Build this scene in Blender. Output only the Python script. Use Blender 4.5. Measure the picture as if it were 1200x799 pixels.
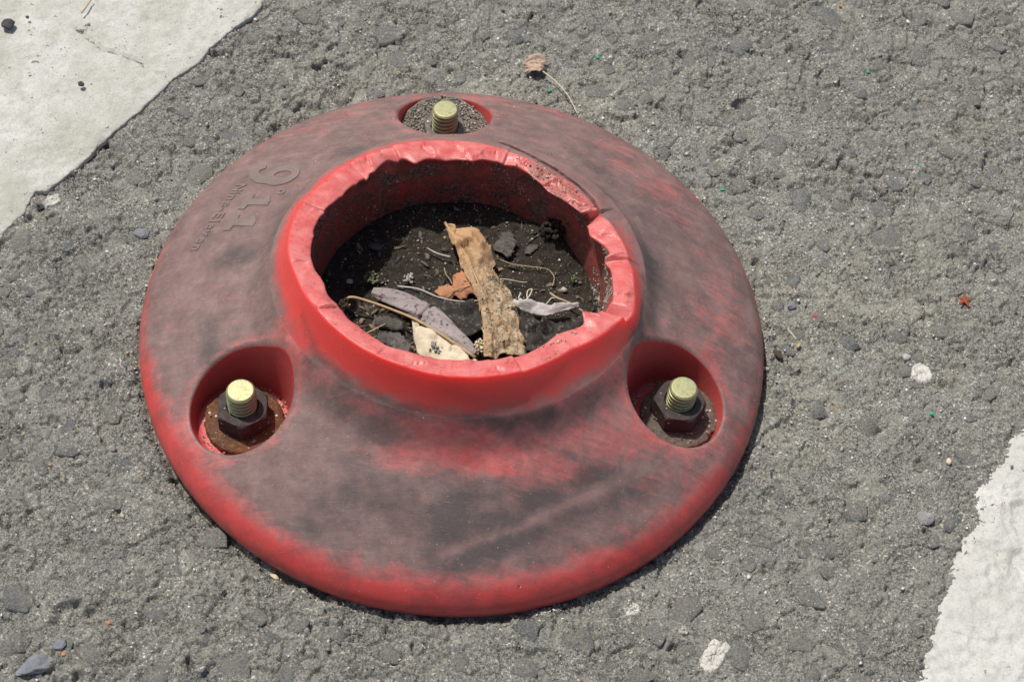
import bpy, bmesh, math, random
import numpy as np
from mathutils import Vector, Matrix

# ------------------------------------------------------------------ camera, light, exposure
for o in list(bpy.data.objects):
    bpy.data.objects.remove(o)
scene = bpy.context.scene
COL = scene.collection

cam_d = bpy.data.cameras.new('camera')
cam = bpy.data.objects.new('camera', cam_d)
COL.objects.link(cam)
ELEV, DIST, ROLL = 0.9613, 0.600, 0.1147
TARGET = Vector((0.0196, 0.0011, 0.0))
fwd = Vector((0, math.cos(ELEV), -math.sin(ELEV)))
right = fwd.cross(Vector((0, 0, 1))).normalized()
upv = right.cross(fwd)
r2 = right * math.cos(ROLL) + upv * math.sin(ROLL)
u2 = -right * math.sin(ROLL) + upv * math.cos(ROLL)
cam.matrix_world = Matrix((
    (r2.x, u2.x, -fwd.x, TARGET.x - fwd.x * DIST),
    (r2.y, u2.y, -fwd.y, TARGET.y - fwd.y * DIST),
    (r2.z, u2.z, -fwd.z, TARGET.z - fwd.z * DIST),
    (0, 0, 0, 1)))
cam_d.sensor_width = 36.0
cam_d.lens = 62.02
cam_d.clip_start = 0.01
cam_d.clip_end = 200.0
cam_d.dof.use_dof = True
cam_d.dof.focus_distance = 0.585
cam_d.dof.aperture_fstop = 32.0
scene.camera = cam

SUN_EL = math.radians(66.0)
SUN_AZ = math.atan2(-0.80, 0.60)            # clockwise from +Y (away from the camera)
sun_vec = Vector((math.sin(SUN_AZ) * math.cos(SUN_EL), math.cos(SUN_AZ) * math.cos(SUN_EL), math.sin(SUN_EL)))
world = bpy.data.worlds.new('World')
scene.world = world
world.use_nodes = True
wn = world.node_tree
sky = wn.nodes.new('ShaderNodeTexSky')
sky.sky_type = 'NISHITA'
sky.sun_disc = False
sky.sun_elevation = SUN_EL
sky.sun_rotation = SUN_AZ
sky.dust_density = 3.0
bg = wn.nodes['Background']
bg.inputs['Strength'].default_value = 0.10
wn.links.new(sky.outputs[0], bg.inputs['Color'])
sun_d = bpy.data.lights.new('sun', 'SUN')
sun_d.energy = 3.9
sun_d.angle = math.radians(1.5)
sun_d.color = (1.0, 0.955, 0.885)
sun = bpy.data.objects.new('sun', sun_d)
COL.objects.link(sun)
sun.rotation_euler = sun_vec.to_track_quat('Z', 'Y').to_euler()
scene.view_settings.view_transform = 'Standard'
scene.view_settings.look = 'None'
scene.view_settings.exposure = 0.0
scene.view_settings.gamma = 1.0
scene.render.engine = 'CYCLES'
scene.cycles.use_denoising = True
scene.cycles.denoiser = 'OPENIMAGEDENOISE'
scene.cycles.denoising_input_passes = 'RGB_ALBEDO_NORMAL'
scene.cycles.denoising_prefilter = 'NONE'

rng = np.random.default_rng(11)
random.seed(11)
MM = 0.001

# ------------------------------------------------------------------ helpers
def vnoise(x, y, seed=0):
    x = np.asarray(x, float); y = np.asarray(y, float)
    xi = np.floor(x); yi = np.floor(y)
    fx = x - xi; fy = y - yi
    fx = fx * fx * fx * (fx * (fx * 6 - 15) + 10); fy = fy * fy * fy * (fy * (fy * 6 - 15) + 10)
    tab = np.random.default_rng(seed + 1000).random((256, 256))
    xi = xi.astype(np.int64) & 255; yi = yi.astype(np.int64) & 255
    x1 = (xi + 1) & 255; y1 = (yi + 1) & 255
    a = tab[xi, yi]; b = tab[x1, yi]; c = tab[xi, y1]; d = tab[x1, y1]
    return ((a * (1 - fx) + b * fx) * (1 - fy) + (c * (1 - fx) + d * fx) * fy) * 2 - 1

def fbm(x, y, wl, octaves=3, seed=0, gain=0.5):
    s = 0; a = 1; t = 0
    for k in range(octaves):
        ang = 0.6 + k * 1.1
        c, sn = math.cos(ang), math.sin(ang)
        s = s + a * vnoise((x * c - y * sn) / wl + 37.1 * k, (x * sn + y * c) / wl + 11.7 * k, seed + k * 17)
        t += a; a *= gain; wl *= 0.5
    return s / t

def sstep(a, b, x):
    t = np.clip((np.asarray(x, float) - a) / (b - a), 0, 1)
    return t * t * (3 - 2 * t)

def np_mesh(name, V, F, attrs=None, smooth=True):
    V = np.ascontiguousarray(V, np.float32); F = np.ascontiguousarray(F, np.int32)
    n = F.shape[1]
    me = bpy.data.meshes.new(name)
    me.vertices.add(len(V)); me.vertices.foreach_set('co', V.ravel())
    me.loops.add(F.size); me.loops.foreach_set('vertex_index', F.ravel())
    me.polygons.add(len(F))
    me.polygons.foreach_set('loop_start', np.arange(0, F.size, n, dtype=np.int32))
    me.polygons.foreach_set('loop_total', np.full(len(F), n, np.int32))
    if smooth:
        me.polygons.foreach_set('use_smooth', np.ones(len(F), bool))
    for k, v in (attrs or {}).items():
        v = np.asarray(v, np.float32)
        if v.ndim == 1:
            a = me.attributes.new(k, 'FLOAT', 'POINT'); a.data.foreach_set('value', v)
        else:
            a = me.attributes.new(k, 'FLOAT_COLOR', 'POINT'); a.data.foreach_set('color', v.ravel())
    me.update(calc_edges=True)
    me.validate()
    return me

def grid_faces(nr, nc, wrap=False):
    i = np.arange(nr - 1)[:, None]; j = np.arange(nc if wrap else nc - 1)[None, :]
    j1 = (j + 1) % nc
    return np.stack([i * nc + j, i * nc + j1, (i + 1) * nc + j1, (i + 1) * nc + j], -1).reshape(-1, 4)

def add(name, me, mat, parent=None, loc=(0, 0, 0), rot=(0, 0, 0)):
    o = bpy.data.objects.new(name, me)
    COL.objects.link(o)
    o.location = loc; o.rotation_euler = rot
    if mat is not None and not me.materials:
        me.materials.append(mat)
    if parent is not None:
        o.parent = parent
    return o

def thing(name, loc, label, cat, group=None):
    o = bpy.data.objects.new(name, None)
    COL.objects.link(o)
    o.location = loc; o.empty_display_size = 0.01
    return tag(o, label, cat, group)

def tag(o, label=None, cat=None, group=None, kind=None):
    for k, v in (('label', label), ('category', cat), ('group', group), ('kind', kind)):
        if v: o[k] = v
    return o

# ------------------------------------------------------------------ material tools
class NT:
    def __init__(self, name):
        self.m = bpy.data.materials.new(name); self.m.use_nodes = True
        self.t = self.m.node_tree; self.b = self.t.nodes['Principled BSDF']
        self.tc = self.t.nodes.new('ShaderNodeTexCoord').outputs['Object']
    def n(self, typ, **kw):
        nd = self.t.nodes.new(typ)
        for k, v in kw.items(): setattr(nd, k, v)
        return nd
    def put(self, sock, v):
        if v is None: return
        if hasattr(v, 'is_linked') or isinstance(v, bpy.types.NodeSocket): self.t.links.new(v, sock)
        else:
            if isinstance(v, (tuple, list)) and len(v) == 3 and sock.type == 'RGBA': v = (*v, 1)
            sock.default_value = v
    def noise(self, scale, detail=3, rough=0.55, vec=None, dist=0.0):
        nd = self.n('ShaderNodeTexNoise'); nd.inputs['Scale'].default_value = scale
        nd.inputs['Detail'].default_value = detail; nd.inputs['Roughness'].default_value = rough
        nd.inputs['Distortion'].default_value = dist
        self.t.links.new(vec or self.tc, nd.inputs['Vector'])
        return nd.outputs['Fac']
    def voro(self, scale, feature='F1', out='Distance', vec=None, rnd=1.0):
        nd = self.n('ShaderNodeTexVoronoi', feature=feature); nd.inputs['Scale'].default_value = scale
        nd.inputs['Randomness'].default_value = rnd
        self.t.links.new(vec or self.tc, nd.inputs['Vector'])
        return nd.outputs[out]
    def map(self, v, a, b, c=0.0, d=1.0, smooth=False):
        nd = self.n('ShaderNodeMapRange'); nd.clamp = True
        if smooth: nd.interpolation_type = 'SMOOTHSTEP'
        self.put(nd.inputs[0], v)
        for k, x in zip((1, 2, 3, 4), (a, b, c, d)): self.put(nd.inputs[k], x)
        return nd.outputs[0]
    def math(self, op, a, b=0.0, clamp=False):
        nd = self.n('ShaderNodeMath', operation=op); nd.use_clamp = clamp
        self.put(nd.inputs[0], a); self.put(nd.inputs[1], b)
        return nd.outputs[0]
    def mix(self, f, a, b, blend='MIX'):
        nd = self.n('ShaderNodeMix', data_type='RGBA', blend_type=blend)
        self.put(nd.inputs[0], f); self.put(nd.inputs[6], a); self.put(nd.inputs[7], b)
        return nd.outputs[2]
    def attr(self, name, out='Fac'):
        nd = self.n('ShaderNodeAttribute'); nd.attribute_name = name
        return nd.outputs[out]
    def sep(self, col, k=0):
        nd = self.n('ShaderNodeSeparateColor'); self.put(nd.inputs[0], col); return nd.outputs[k]
    def mapping(self, scale=(1, 1, 1), rot=(0, 0, 0)):
        nd = self.n('ShaderNodeMapping'); nd.inputs['Scale'].default_value = scale; nd.inputs['Rotation'].default_value = rot
        self.t.links.new(self.tc, nd.inputs['Vector']); return nd.outputs[0]
    def bump(self, h, strength=0.5, dist=0.001, prev=None):
        nd = self.n('ShaderNodeBump'); nd.inputs['Strength'].default_value = strength; self.put(nd.inputs['Distance'], dist)
        self.put(nd.inputs['Height'], h)
        if prev is not None: self.t.links.new(prev, nd.inputs['Normal'])
        return nd.outputs[0]
    def out(self, col=None, rough=None, normal=None, metal=None, spec=None, sss=None, sssw=None):
        self.put(self.b.inputs['Subsurface Weight'], sssw)
        self.put(self.b.inputs['Base Color'], col); self.put(self.b.inputs['Roughness'], rough)
        if normal is not None: self.t.links.new(normal, self.b.inputs['Normal'])
        self.put(self.b.inputs['Metallic'], metal); self.put(self.b.inputs['Specular IOR Level'], spec)
        if sss:
            if sssw is None: self.b.inputs['Subsurface Weight'].default_value = sss[0]
            self.b.inputs['Subsurface Radius'].default_value = sss[1]
            self.b.inputs['Subsurface Scale'].default_value = sss[2]
        return self.m

def speck_layers(t, col, base_scale=900.0, light=(0.50, 0.47, 0.40), amount=0.10, dark=0.08):
    """tiny mineral specks: some bright, some dark"""
    d = t.voro(base_scale); c = t.voro(base_scale, out='Color')
    r = t.sep(c, 0); g = t.sep(c, 1)
    spot = t.map(d, 0.30, 0.42, 1, 0)
    lightm = t.math('MULTIPLY', spot, t.map(r, 1 - amount, 1 - amount + 0.02))
    darkm = t.math('MULTIPLY', spot, t.map(g, 1 - dark, 1 - dark + 0.02))
    col = t.mix(lightm, col, t.mix(t.sep(c, 2), light, (0.62, 0.61, 0.57)))
    return t.mix(darkm, col, (0.05, 0.05, 0.05))

def m_asphalt():
    t = NT('asphalt')
    st, tone, dust = t.attr('stone'), t.attr('tone'), t.attr('dust')
    blot = t.noise(30, 5, 0.65)
    mid = t.noise(240, 5, 0.7)
    fine = t.noise(1500, 3, 0.75)
    mast = t.mix(t.map(mid, 0.34, 0.64), (0.142, 0.141, 0.119), (0.295, 0.290, 0.243))
    mast = t.mix(t.map(blot, 0.38, 0.62, 0.0, 0.6), mast, (0.296, 0.290, 0.244))
    mast = t.mix(t.map(t.noise(55, 5, 0.7), 0.56, 0.68, 0, 0.45), mast, (0.350, 0.330, 0.248))
    stc = t.mix(tone, (0.128, 0.138, 0.148), (0.340, 0.334, 0.285))
    stc = t.mix(t.map(t.noise(300, 4, 0.7), 0.50, 0.68, 0, 0.7), stc, (0.285, 0.278, 0.232))
    col = t.mix(t.math('MULTIPLY', st, 0.85), mast, stc)
    col = t.mix(t.math('MULTIPLY', dust, t.map(t.noise(420, 4, 0.75), 0.36, 0.58)), col, (0.44, 0.415, 0.315))
    gritty = t.map(t.noise(75, 5, 0.7), 0.40, 0.62)
    worn_ = t.mix(t.map(fine, 0.33, 0.67), t.mix(0.58, col, (0.04, 0.039, 0.035)), t.mix(0.38, col, (0.52, 0.51, 0.45)))
    rough_ = t.mix(t.map(fine, 0.36, 0.64), t.mix(0.82, col, (0.032, 0.032, 0.029)), t.mix(0.70, col, (0.60, 0.58, 0.51)))
    col = t.mix(gritty, worn_, rough_)
    gr = t.sep(t.voro(1500.0, out='Color'), 0)
    col = t.mix(t.math('MULTIPLY', t.map(t.math('ABSOLUTE', t.math('SUBTRACT', gr, 0.5)), 0.2, 0.5, 0.0, 0.65), gritty), col, t.mix(t.map(gr, 0.45, 0.55), (0.075, 0.074, 0.064), (0.52, 0.50, 0.42)))
    bright = t.math('MULTIPLY', t.map(t.noise(1050, 2, 0.5), 0.61, 0.66), t.map(t.noise(90, 4, 0.6), 0.40, 0.58))
    col = t.mix(bright, col, (0.70, 0.68, 0.61))
    n = t.bump(t.noise(650, 6, 0.78), 1.0, t.map(gritty, 0, 1, 0.0009, 0.0019))
    n = t.bump(t.voro(1500.0), 0.6, t.map(gritty, 0, 1, 0.0001, 0.0006), n)
    return t.out(col, 0.85, n, spec=0.35)

def m_stone():
    t = NT('aggregate_stone')
    oi = t.n('ShaderNodeObjectInfo').outputs['Random']
    a = t.mix(oi, (0.165, 0.180, 0.196), (0.270, 0.270, 0.245))
    wn_ = t.n('ShaderNodeTexWhiteNoise', noise_dimensions='1D'); t.t.links.new(oi, wn_.inputs['W'])
    a = t.mix(t.map(wn_.outputs['Value'], 0.55, 1.0), a, (0.255, 0.247, 0.215))
    geo = t.n('ShaderNodeNewGeometry').outputs['Position']
    col = t.mix(t.map(t.noise(260, 4, 0.7, vec=geo), 0.42, 0.60, 0, 0.85), a, (0.295, 0.288, 0.240))
    col = t.mix(t.map(t.noise(1500, 3, 0.75, vec=geo), 0.34, 0.66), t.mix(0.55, col, (0.045, 0.045, 0.043)), t.mix(0.28, col, (0.50, 0.48, 0.42)))
    d = t.voro(1000.0, vec=geo); c = t.sep(t.voro(1000.0, out='Color', vec=geo), 0)
    col = t.mix(t.math('MULTIPLY', t.map(d, 0.28, 0.4, 1, 0), t.map(c, 0.91, 0.93)), col, (0.5, 0.48, 0.42))
    n = t.bump(t.noise(520, 6, 0.8, vec=geo), 1.0, 0.0018)
    return t.out(col, 0.85, n, spec=0.3)

def m_marking(name, worn):
    t = NT(name)
    base = t.mix(t.map(t.noise(22, 6, 0.65), 0.36, 0.66), (0.610, 0.606, 0.560), (0.395, 0.388, 0.325))
    base = t.mix(t.map(t.noise(70, 5, 0.7), 0.50, 0.70, 0, 0.5), base, (0.62, 0.615, 0.59))
    base = t.mix(t.map(t.noise(160, 5, 0.75), 0.48, 0.70, 0, 0.60), base, (0.36, 0.348, 0.295))
    base = t.mix(t.map(t.noise(1000, 3, 0.75), 0.50, 0.70, 0, 0.55 + worn), base, (0.30, 0.29, 0.25))
    base = t.mix(t.map(t.noise(520, 2, 0.5), 0.70, 0.76), base, (0.14, 0.13, 0.11))
    if worn:
        stre = t.noise(120, 5, 0.75, vec=t.mapping((1.0, 4.0, 1.0), (0, 0, 1.2)))
        base = t.mix(0.35, base, (0.70, 0.695, 0.67))
        base = t.mix(t.map(stre, 0.56, 0.68, 0, 0.4), base, (0.36, 0.355, 0.33))
    n = t.bump(t.noise(900, 5, 0.75), 0.8, 0.0007)
    n = t.bump(t.noise(130, 4, 0.7), 0.4, 0.0015, n)
    return t.out(base, 0.8, n, spec=0.3)

def m_rubber():
    t = NT('red_polyurethane')
    g, s, inn, torn, fade = t.attr('grime'), t.attr('soot'), t.attr('soil'), t.attr('torn'), t.attr('fade')
    mott = t.noise(85, 9, 0.74, dist=0.8)
    finem = t.noise(650, 5, 0.75)
    swirl = t.noise(60, 8, 0.75, vec=t.mapping((1.0, 6.0, 1.0), (0, 0, 0.9)), dist=0.4)
    gg = t.math('ADD', g, t.math('MULTIPLY', t.math('SUBTRACT', mott, 0.5), 1.5))
    gg = t.math('ADD', gg, t.math('MULTIPLY', t.math('SUBTRACT', finem, 0.5), 0.45))
    gg = t.math('ADD', gg, t.math('MULTIPLY', t.math('SUBTRACT', swirl, 0.5), 0.9))
    gm = t.map(gg, 0.22, 0.85, 0, 0.90)
    red = t.mix(t.map(t.noise(70, 5, 0.6), 0.3, 0.7), (0.54, 0.060, 0.055), (0.52, 0.092, 0.084))
    red = t.mix(t.math('MULTIPLY', fade, t.map(t.noise(130, 6, 0.7), 0.32, 0.62, 0.3, 1.0)), red, (0.58, 0.185, 0.170))
    red = t.mix(t.attr('glow_paint'), red, (0.70, 0.062, 0.054))  # brighter red standing in for sunlight glowing through the plastic
    grime = t.mix(t.map(t.noise(120, 8, 0.72), 0.36, 0.64), (0.118, 0.092, 0.083), (0.215, 0.160, 0.143))
    col = t.mix(gm, red, grime)
    so_n = t.math('ADD', t.math('MULTIPLY', t.math('SUBTRACT', t.noise(110, 9, 0.76, dist=0.5), 0.5), 1.6), t.math('MULTIPLY', t.math('SUBTRACT', swirl, 0.5), 0.8))
    sm = t.map(t.math('ADD', s, so_n), 0.12, 0.80, 0, 0.82)
    sm = t.math('MULTIPLY', sm, t.map(s, 0.02, 0.15))
    col = t.mix(sm, col, (0.060, 0.052, 0.050))
    # scuffs and scratches, mostly one way, some crossing
    sc = t.noise(150, 6, 0.8, vec=t.mapping((1.0, 16.0, 1.0), (0, 0, -0.75)))
    sc2 = t.noise(210, 5, 0.8, vec=t.mapping((18.0, 1.0, 1.0), (0, 0, -0.35)))
    col = t.mix(t.math('MULTIPLY', t.map(sc, 0.60, 0.70, 0, 0.50), gm), col, (0.42, 0.35, 0.32))
    col = t.mix(t.math('MULTIPLY', t.map(sc2, 0.64, 0.70, 0, 0.45), gm), col, (0.075, 0.062, 0.060))
    sc3 = t.noise(260, 3, 0.6, vec=t.mapping((1.0, 55.0, 1.0), (0, 0, -1.15)))
    sc4 = t.noise(230, 3, 0.6, vec=t.mapping((50.0, 1.0, 1.0), (0, 0, 0.55)))
    keepm = t.map(t.noise(45, 3, 0.6), 0.46, 0.62)
    col = t.mix(t.math('MULTIPLY', t.math('MULTIPLY', t.math('MAXIMUM', t.map(sc3, 0.69, 0.73), t.map(sc4, 0.69, 0.73)), keepm), 0.75), col, (0.46, 0.38, 0.35))
    nick = t.math('MULTIPLY', t.map(t.noise(310, 3, 0.6), 0.71, 0.75), t.map(t.noise(30, 3), 0.48, 0.6))
    col = t.mix(t.math('MULTIPLY', nick, 0.8), col, (0.07, 0.05, 0.05))
    # stress-whitened torn faces
    tw = t.math('MULTIPLY', torn, t.map(t.noise(160, 5, 0.7), 0.34, 0.64, 0.10, 0.95))
    col = t.mix(tw, col, (0.66, 0.215, 0.195))
    col = t.mix(t.math('MULTIPLY', torn, t.map(t.noise(300, 5, 0.75), 0.57, 0.68, 0, 0.65)), col, (0.20, 0.075, 0.062))
    # caked soil on the inside of the socket
    so = t.math('MULTIPLY', inn, t.map(t.noise(150, 7, 0.75), 0.33, 0.58))
    col = t.mix(so, col, t.mix(t.map(t.noise(900, 3), 0.4, 0.7), (0.065, 0.050, 0.036), (0.23, 0.19, 0.14)))
    # dust
    dn = t.map(t.noise(1400, 2, 0.5), 0.72, 0.76)
    col = t.mix(t.math('MULTIPLY', dn, 0.6), col, (0.52, 0.46, 0.40))
    rough = t.math('ADD', t.map(gm, 0, 1, 0.34, 0.60), t.math('MULTIPLY', t.math('SUBTRACT', finem, 0.5), 0.3))
    n = t.bump(t.noise(55, 4, 0.6), 0.25, 0.0012)
    n = t.bump(t.noise(800, 5, 0.75), 0.30, 0.0004, n)
    n = t.bump(sc, 0.22, 0.0004, n)
    rough = t.math('SUBTRACT', rough, t.math('MULTIPLY', torn, 0.10))
    return t.out(col, rough, n, spec=0.42, sss=(0.8, (1.0, 0.10, 0.08), 0.0110), sssw=t.math('MULTIPLY', t.math('MULTIPLY', t.math('SUBTRACT', 1.0, gm), 0.85), t.math('SUBTRACT', 1.0, t.attr('solid'))))

def m_simple(name, c0, c1, scale=300, rough=0.8, bump=0.5, bdist=0.0004, spot=None, metal=0.0, spec=0.4, scale2=1500, sss=None):
    t = NT(name)
    col = t.mix(t.map(t.noise(scale, 5, 0.68), 0.3, 0.7), c0, c1)
    if spot:
        col = t.mix(t.map(t.noise(spot[1], 4, 0.7), spot[2], spot[2] + 0.1), col, spot[0])
    n = t.bump(t.noise(scale2, 4, 0.7), bump, bdist)
    return t.out(col, rough, n, metal=metal, spec=spec, sss=sss)

def m_soil():
    t = NT('dark_humus')
    col = t.mix(t.map(t.noise(300, 5, 0.7), 0.3, 0.7), (0.020, 0.017, 0.013), (0.066, 0.054, 0.041))
    col = t.mix(t.map(t.noise(60, 4, 0.6), 0.5, 0.75, 0, 0.5), col, (0.085, 0.069, 0.052))
    col = t.mix(t.map(t.noise(1000, 3, 0.7), 0.64, 0.70, 0, 0.7), col, (0.22, 0.19, 0.15))
    n = t.bump(t.noise(600, 6, 0.78), 1.0, 0.0014)
    return t.out(col, 0.92, n, spec=0.2)

def m_attr(name, rough=0.7):
    t = NT(name)
    c = t.attr('tint', 'Color')
    geo = t.n('ShaderNodeNewGeometry').outputs['Position']
    col = t.mix(t.map(t.noise(2500, 2, 0.6, vec=geo), 0.3, 0.7, 0, 0.35), c, t.mix(0.5, c, (0.1, 0.09, 0.08)))
    return t.out(col, rough, None, spec=0.4)

def m_zinc():
    t = NT('yellow_zinc')
    col = t.mix(t.map(t.noise(160, 4, 0.6), 0.35, 0.65), (0.42, 0.385, 0.20), (0.37, 0.40, 0.22))
    col = t.mix(t.map(t.noise(420, 4, 0.6), 0.52, 0.7, 0, 0.6), col, (0.42, 0.385, 0.33))
    col = t.mix(t.map(t.noise(900, 4, 0.7), 0.58, 0.72), col, (0.20, 0.16, 0.11))
    return t.out(col, t.map(t.noise(500, 4), 0.3, 0.7, 0.40, 0.65), t.bump(t.noise(1800, 4, 0.7), 0.3, 0.0002), metal=0.8)

def m_rust(name, c0, c1, c2):
    t = NT(name)
    col = t.mix(t.map(t.noise(250, 6, 0.72), 0.32, 0.62), c0, c1)
    col = t.mix(t.map(t.noise(420, 6, 0.75), 0.52, 0.68), col, c2)
    col = speck_layers(t, col, 900.0, amount=0.05, dark=0.08)
    return t.out(col, t.map(t.noise(300, 3), 0.3, 0.7, 0.45, 0.85), t.bump(t.noise(800, 6, 0.75), 0.8, 0.0006), metal=0.15, spec=0.4)

def m_leaf(name, c0, c1, vein, spots, spotc, grit=0.0):
    t = NT(name)
    col = t.mix(t.map(t.noise(110, 5, 0.65), 0.3, 0.7), c0, c1)
    v = t.noise(140, 3, 0.5, vec=t.mapping((1, 7, 1), (0, 0, 0.6)))
    col = t.mix(t.map(v, 0.58, 0.68, 0, 0.45), col, vein)
    col = t.mix(t.map(t.noise(650, 4, 0.7), 1 - spots, 1 - spots + 0.06), col, spotc)
    if grit:
        gm = t.math('MULTIPLY', t.attr('grit'), t.map(t.noise(500, 5, 0.75), 0.38, 0.55))
        gc = t.mix(t.sep(t.voro(1300.0, out='Color'), 0), (0.10, 0.085, 0.06), (0.46, 0.39, 0.27))
        col = t.mix(gm, col, gc)
    n = t.bump(v, 0.35, 0.0006)
    n = t.bump(t.noise(700, 5, 0.75), 0.6, 0.0006, n)
    return t.out(col, 0.72, n, spec=0.3)

M = dict(
    asphalt=m_asphalt(), stone=m_stone(), marking=m_marking('white_marking', 0.0), worn=m_marking('worn_white_marking', 0.25),
    red=m_rubber(), soil=m_soil(), grain=m_attr('mineral_grains'), zinc=m_zinc(),
    rust=m_rust('rust', (0.055, 0.022, 0.012), (0.16, 0.062, 0.024), (0.27, 0.13, 0.05)),
    drust=m_rust('dusty_rust', (0.075, 0.052, 0.042), (0.14, 0.105, 0.082), (0.20, 0.165, 0.125)),
    nut=m_rust('dark_nut', (0.035, 0.026, 0.026), (0.062, 0.045, 0.042), (0.10, 0.070, 0.058)),
    greynut=m_rust('dusty_nut', (0.10, 0.095, 0.09), (0.17, 0.16, 0.148), (0.24, 0.215, 0.175)),
    tan=m_leaf('tan_leaf', (0.44, 0.255, 0.125), (0.54, 0.36, 0.20), (0.33, 0.19, 0.10), 0.36, (0.22, 0.13, 0.07), 1.0),
    lav=m_leaf('lavender_grey_leaf', (0.27, 0.225, 0.222), (0.37, 0.315, 0.305), (0.22, 0.18, 0.175), 0.44, (0.09, 0.07, 0.07)),
    cream=m_leaf('cream_leaf', (0.62, 0.53, 0.38), (0.70, 0.62, 0.47), (0.52, 0.42, 0.27), 0.36, (0.33, 0.25, 0.15)),
    pale=m_leaf('pale_grey_leaf', (0.42, 0.385, 0.37), (0.52, 0.48, 0.46), (0.34, 0.31, 0.30), 0.36, (0.2, 0.17, 0.15)),
    dark=m_leaf('wet_dark_leaf', (0.020, 0.017, 0.015), (0.048, 0.042, 0.037), (0.07, 0.06, 0.05), 0.44, (0.13, 0.115, 0.095)),
    russet=m_leaf('russet_leaf', (0.40, 0.165, 0.085), (0.48, 0.23, 0.12), (0.22, 0.10, 0.06), 0.40, (0.08, 0.045, 0.03)),
    greyleaf=m_leaf('grey_decayed_leaf', (0.055, 0.048, 0.042), (0.145, 0.128, 0.113), (0.05, 0.045, 0.04), 0.47, (0.05, 0.045, 0.04)),
    scrap=m_leaf('pinkish_tan_leaf', (0.40, 0.285, 0.205), (0.50, 0.37, 0.28), (0.34, 0.22, 0.15), 0.42, (0.20, 0.11, 0.07)),
    letter=m_simple('worn_raised_letter', (0.158, 0.117, 0.106), (0.222, 0.168, 0.152), scale=150, rough=0.55, bump=0.25, scale2=900),
    straw=m_simple('straw', (0.46, 0.38, 0.23), (0.33, 0.25, 0.14)),
    pstraw=m_simple('pale_straw', (0.62, 0.58, 0.46), (0.50, 0.45, 0.33)),
    rib=m_simple('leaf_rib', (0.50, 0.37, 0.21), (0.36, 0.24, 0.13)),
    white=m_simple('white_flake', (0.62, 0.61, 0.57), (0.47, 0.45, 0.40), spot=((0.26, 0.245, 0.205), 700, 0.52)),
    chalk=m_simple('chalky_white', (0.44, 0.43, 0.40), (0.27, 0.255, 0.23)),
    bluestone=m_simple('blue_grey_stone', (0.15, 0.155, 0.175), (0.25, 0.255, 0.275), scale=200, spot=((0.30, 0.28, 0.24), 350, 0.60), bump=0.8, scale2=700, bdist=0.0008),
    greystone=m_simple('grey_stone', (0.24, 0.235, 0.22), (0.36, 0.35, 0.33), scale=260, bump=0.8, scale2=700, bdist=0.0008),
    blackstone=m_simple('black_stone', (0.035, 0.035, 0.037), (0.08, 0.08, 0.08), scale=260, bump=0.8, scale2=700, bdist=0.0008),
    creamstone=m_simple('cream_stone', (0.58, 0.47, 0.30), (0.66, 0.57, 0.42)),
    seed=m_simple('seed', (0.045, 0.030, 0.018), (0.085, 0.058, 0.033), scale=500),
    green=m_simple('green_plastic', (0.03, 0.30, 0.15), (0.06, 0.40, 0.22), rough=0.4, bump=0.1),
    orange=m_simple('orange_flower', (0.36, 0.085, 0.03), (0.22, 0.05, 0.02)),
    brick=m_simple('orange_grit', (0.55, 0.22, 0.10), (0.45, 0.16, 0.07)),
    redchip=m_simple('red_chip', (0.48, 0.035, 0.035), (0.40, 0.05, 0.05)),
    moss=m_simple('moss', (0.05, 0.065, 0.022), (0.20, 0.21, 0.12), scale=500),
    crumb=m_soil(),
)

# ------------------------------------------------------------------ asphalt road (height field)
STEP = 0.00046
X0, X1, Y0, Y1 = -0.215, 0.235, -0.165, 0.220
dx = np.arange(X0, X1, STEP); dy = np.arange(Y0, Y1, STEP)
grow = np.cumsum(STEP * 1.18 ** np.arange(1, 46))
xs = np.concatenate([dx[0] - grow[::-1], dx, dx[-1] + grow])
ys = np.concatenate([dy[0] - grow[::-1], dy, dy[-1] + grow])
NG = len(grow)
GX, GY = np.meshgrid(xs, ys)                      # rows: y

def facets(x, y, size, seed, tilt, step, crev):
    """broken, angular relief: tilted facets with ledges and crevices between them; returns height (mm) and a random tone per facet"""
    r_ = np.random.default_rng(seed)
    T = 128
    jx, jy = r_.random((T, T)), r_.random((T, T)); hh = r_.normal(0, 1, (T, T)); tx, ty = r_.normal(0, 1, (T, T)), r_.normal(0, 1, (T, T)); to = r_.random((T, T)); sc = r_.uniform(0.75, 1.35, (T, T))
    wx = x + 0.30 * size * fbm(x, y, size * 0.8, 3, seed + 1, 0.65); wy = y + 0.30 * size * fbm(x, y, size * 0.8, 3, seed + 2, 0.65)
    u, v = wx / size, wy / size
    ui, vi = np.floor(u).astype(np.int64), np.floor(v).astype(np.int64)
    f1 = np.full(x.shape, 9.0); f2 = np.full(x.shape, 9.0); hb = np.zeros(x.shape); tb = np.zeros(x.shape)
    for a in (-1, 0, 1):
        for b in (-1, 0, 1):
            ii, jj = (ui + a) % T, (vi + b) % T
            du = u - (ui + a + jx[ii, jj]); dv = v - (vi + b + jy[ii, jj])
            d = np.hypot(du, dv) * sc[ii, jj]
            nb = d < f1
            f2 = np.where(nb, f1, np.minimum(f2, d))
            hb = np.where(nb, step * hh[ii, jj] + tilt * (size / MM) * (tx[ii, jj] * du + ty[ii, jj] * dv), hb)
            tb = np.where(nb, to[ii, jj], tb)
            f1 = np.where(nb, d, f1)
    edge = f2 - f1
    mod = np.clip(0.5 + 1.1 * fbm(x, y, size * 2.2, 2, seed + 5), 0, 1)
    return hb - crev * (1 - sstep(0.0, 0.16, edge)) * mod, tb

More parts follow.
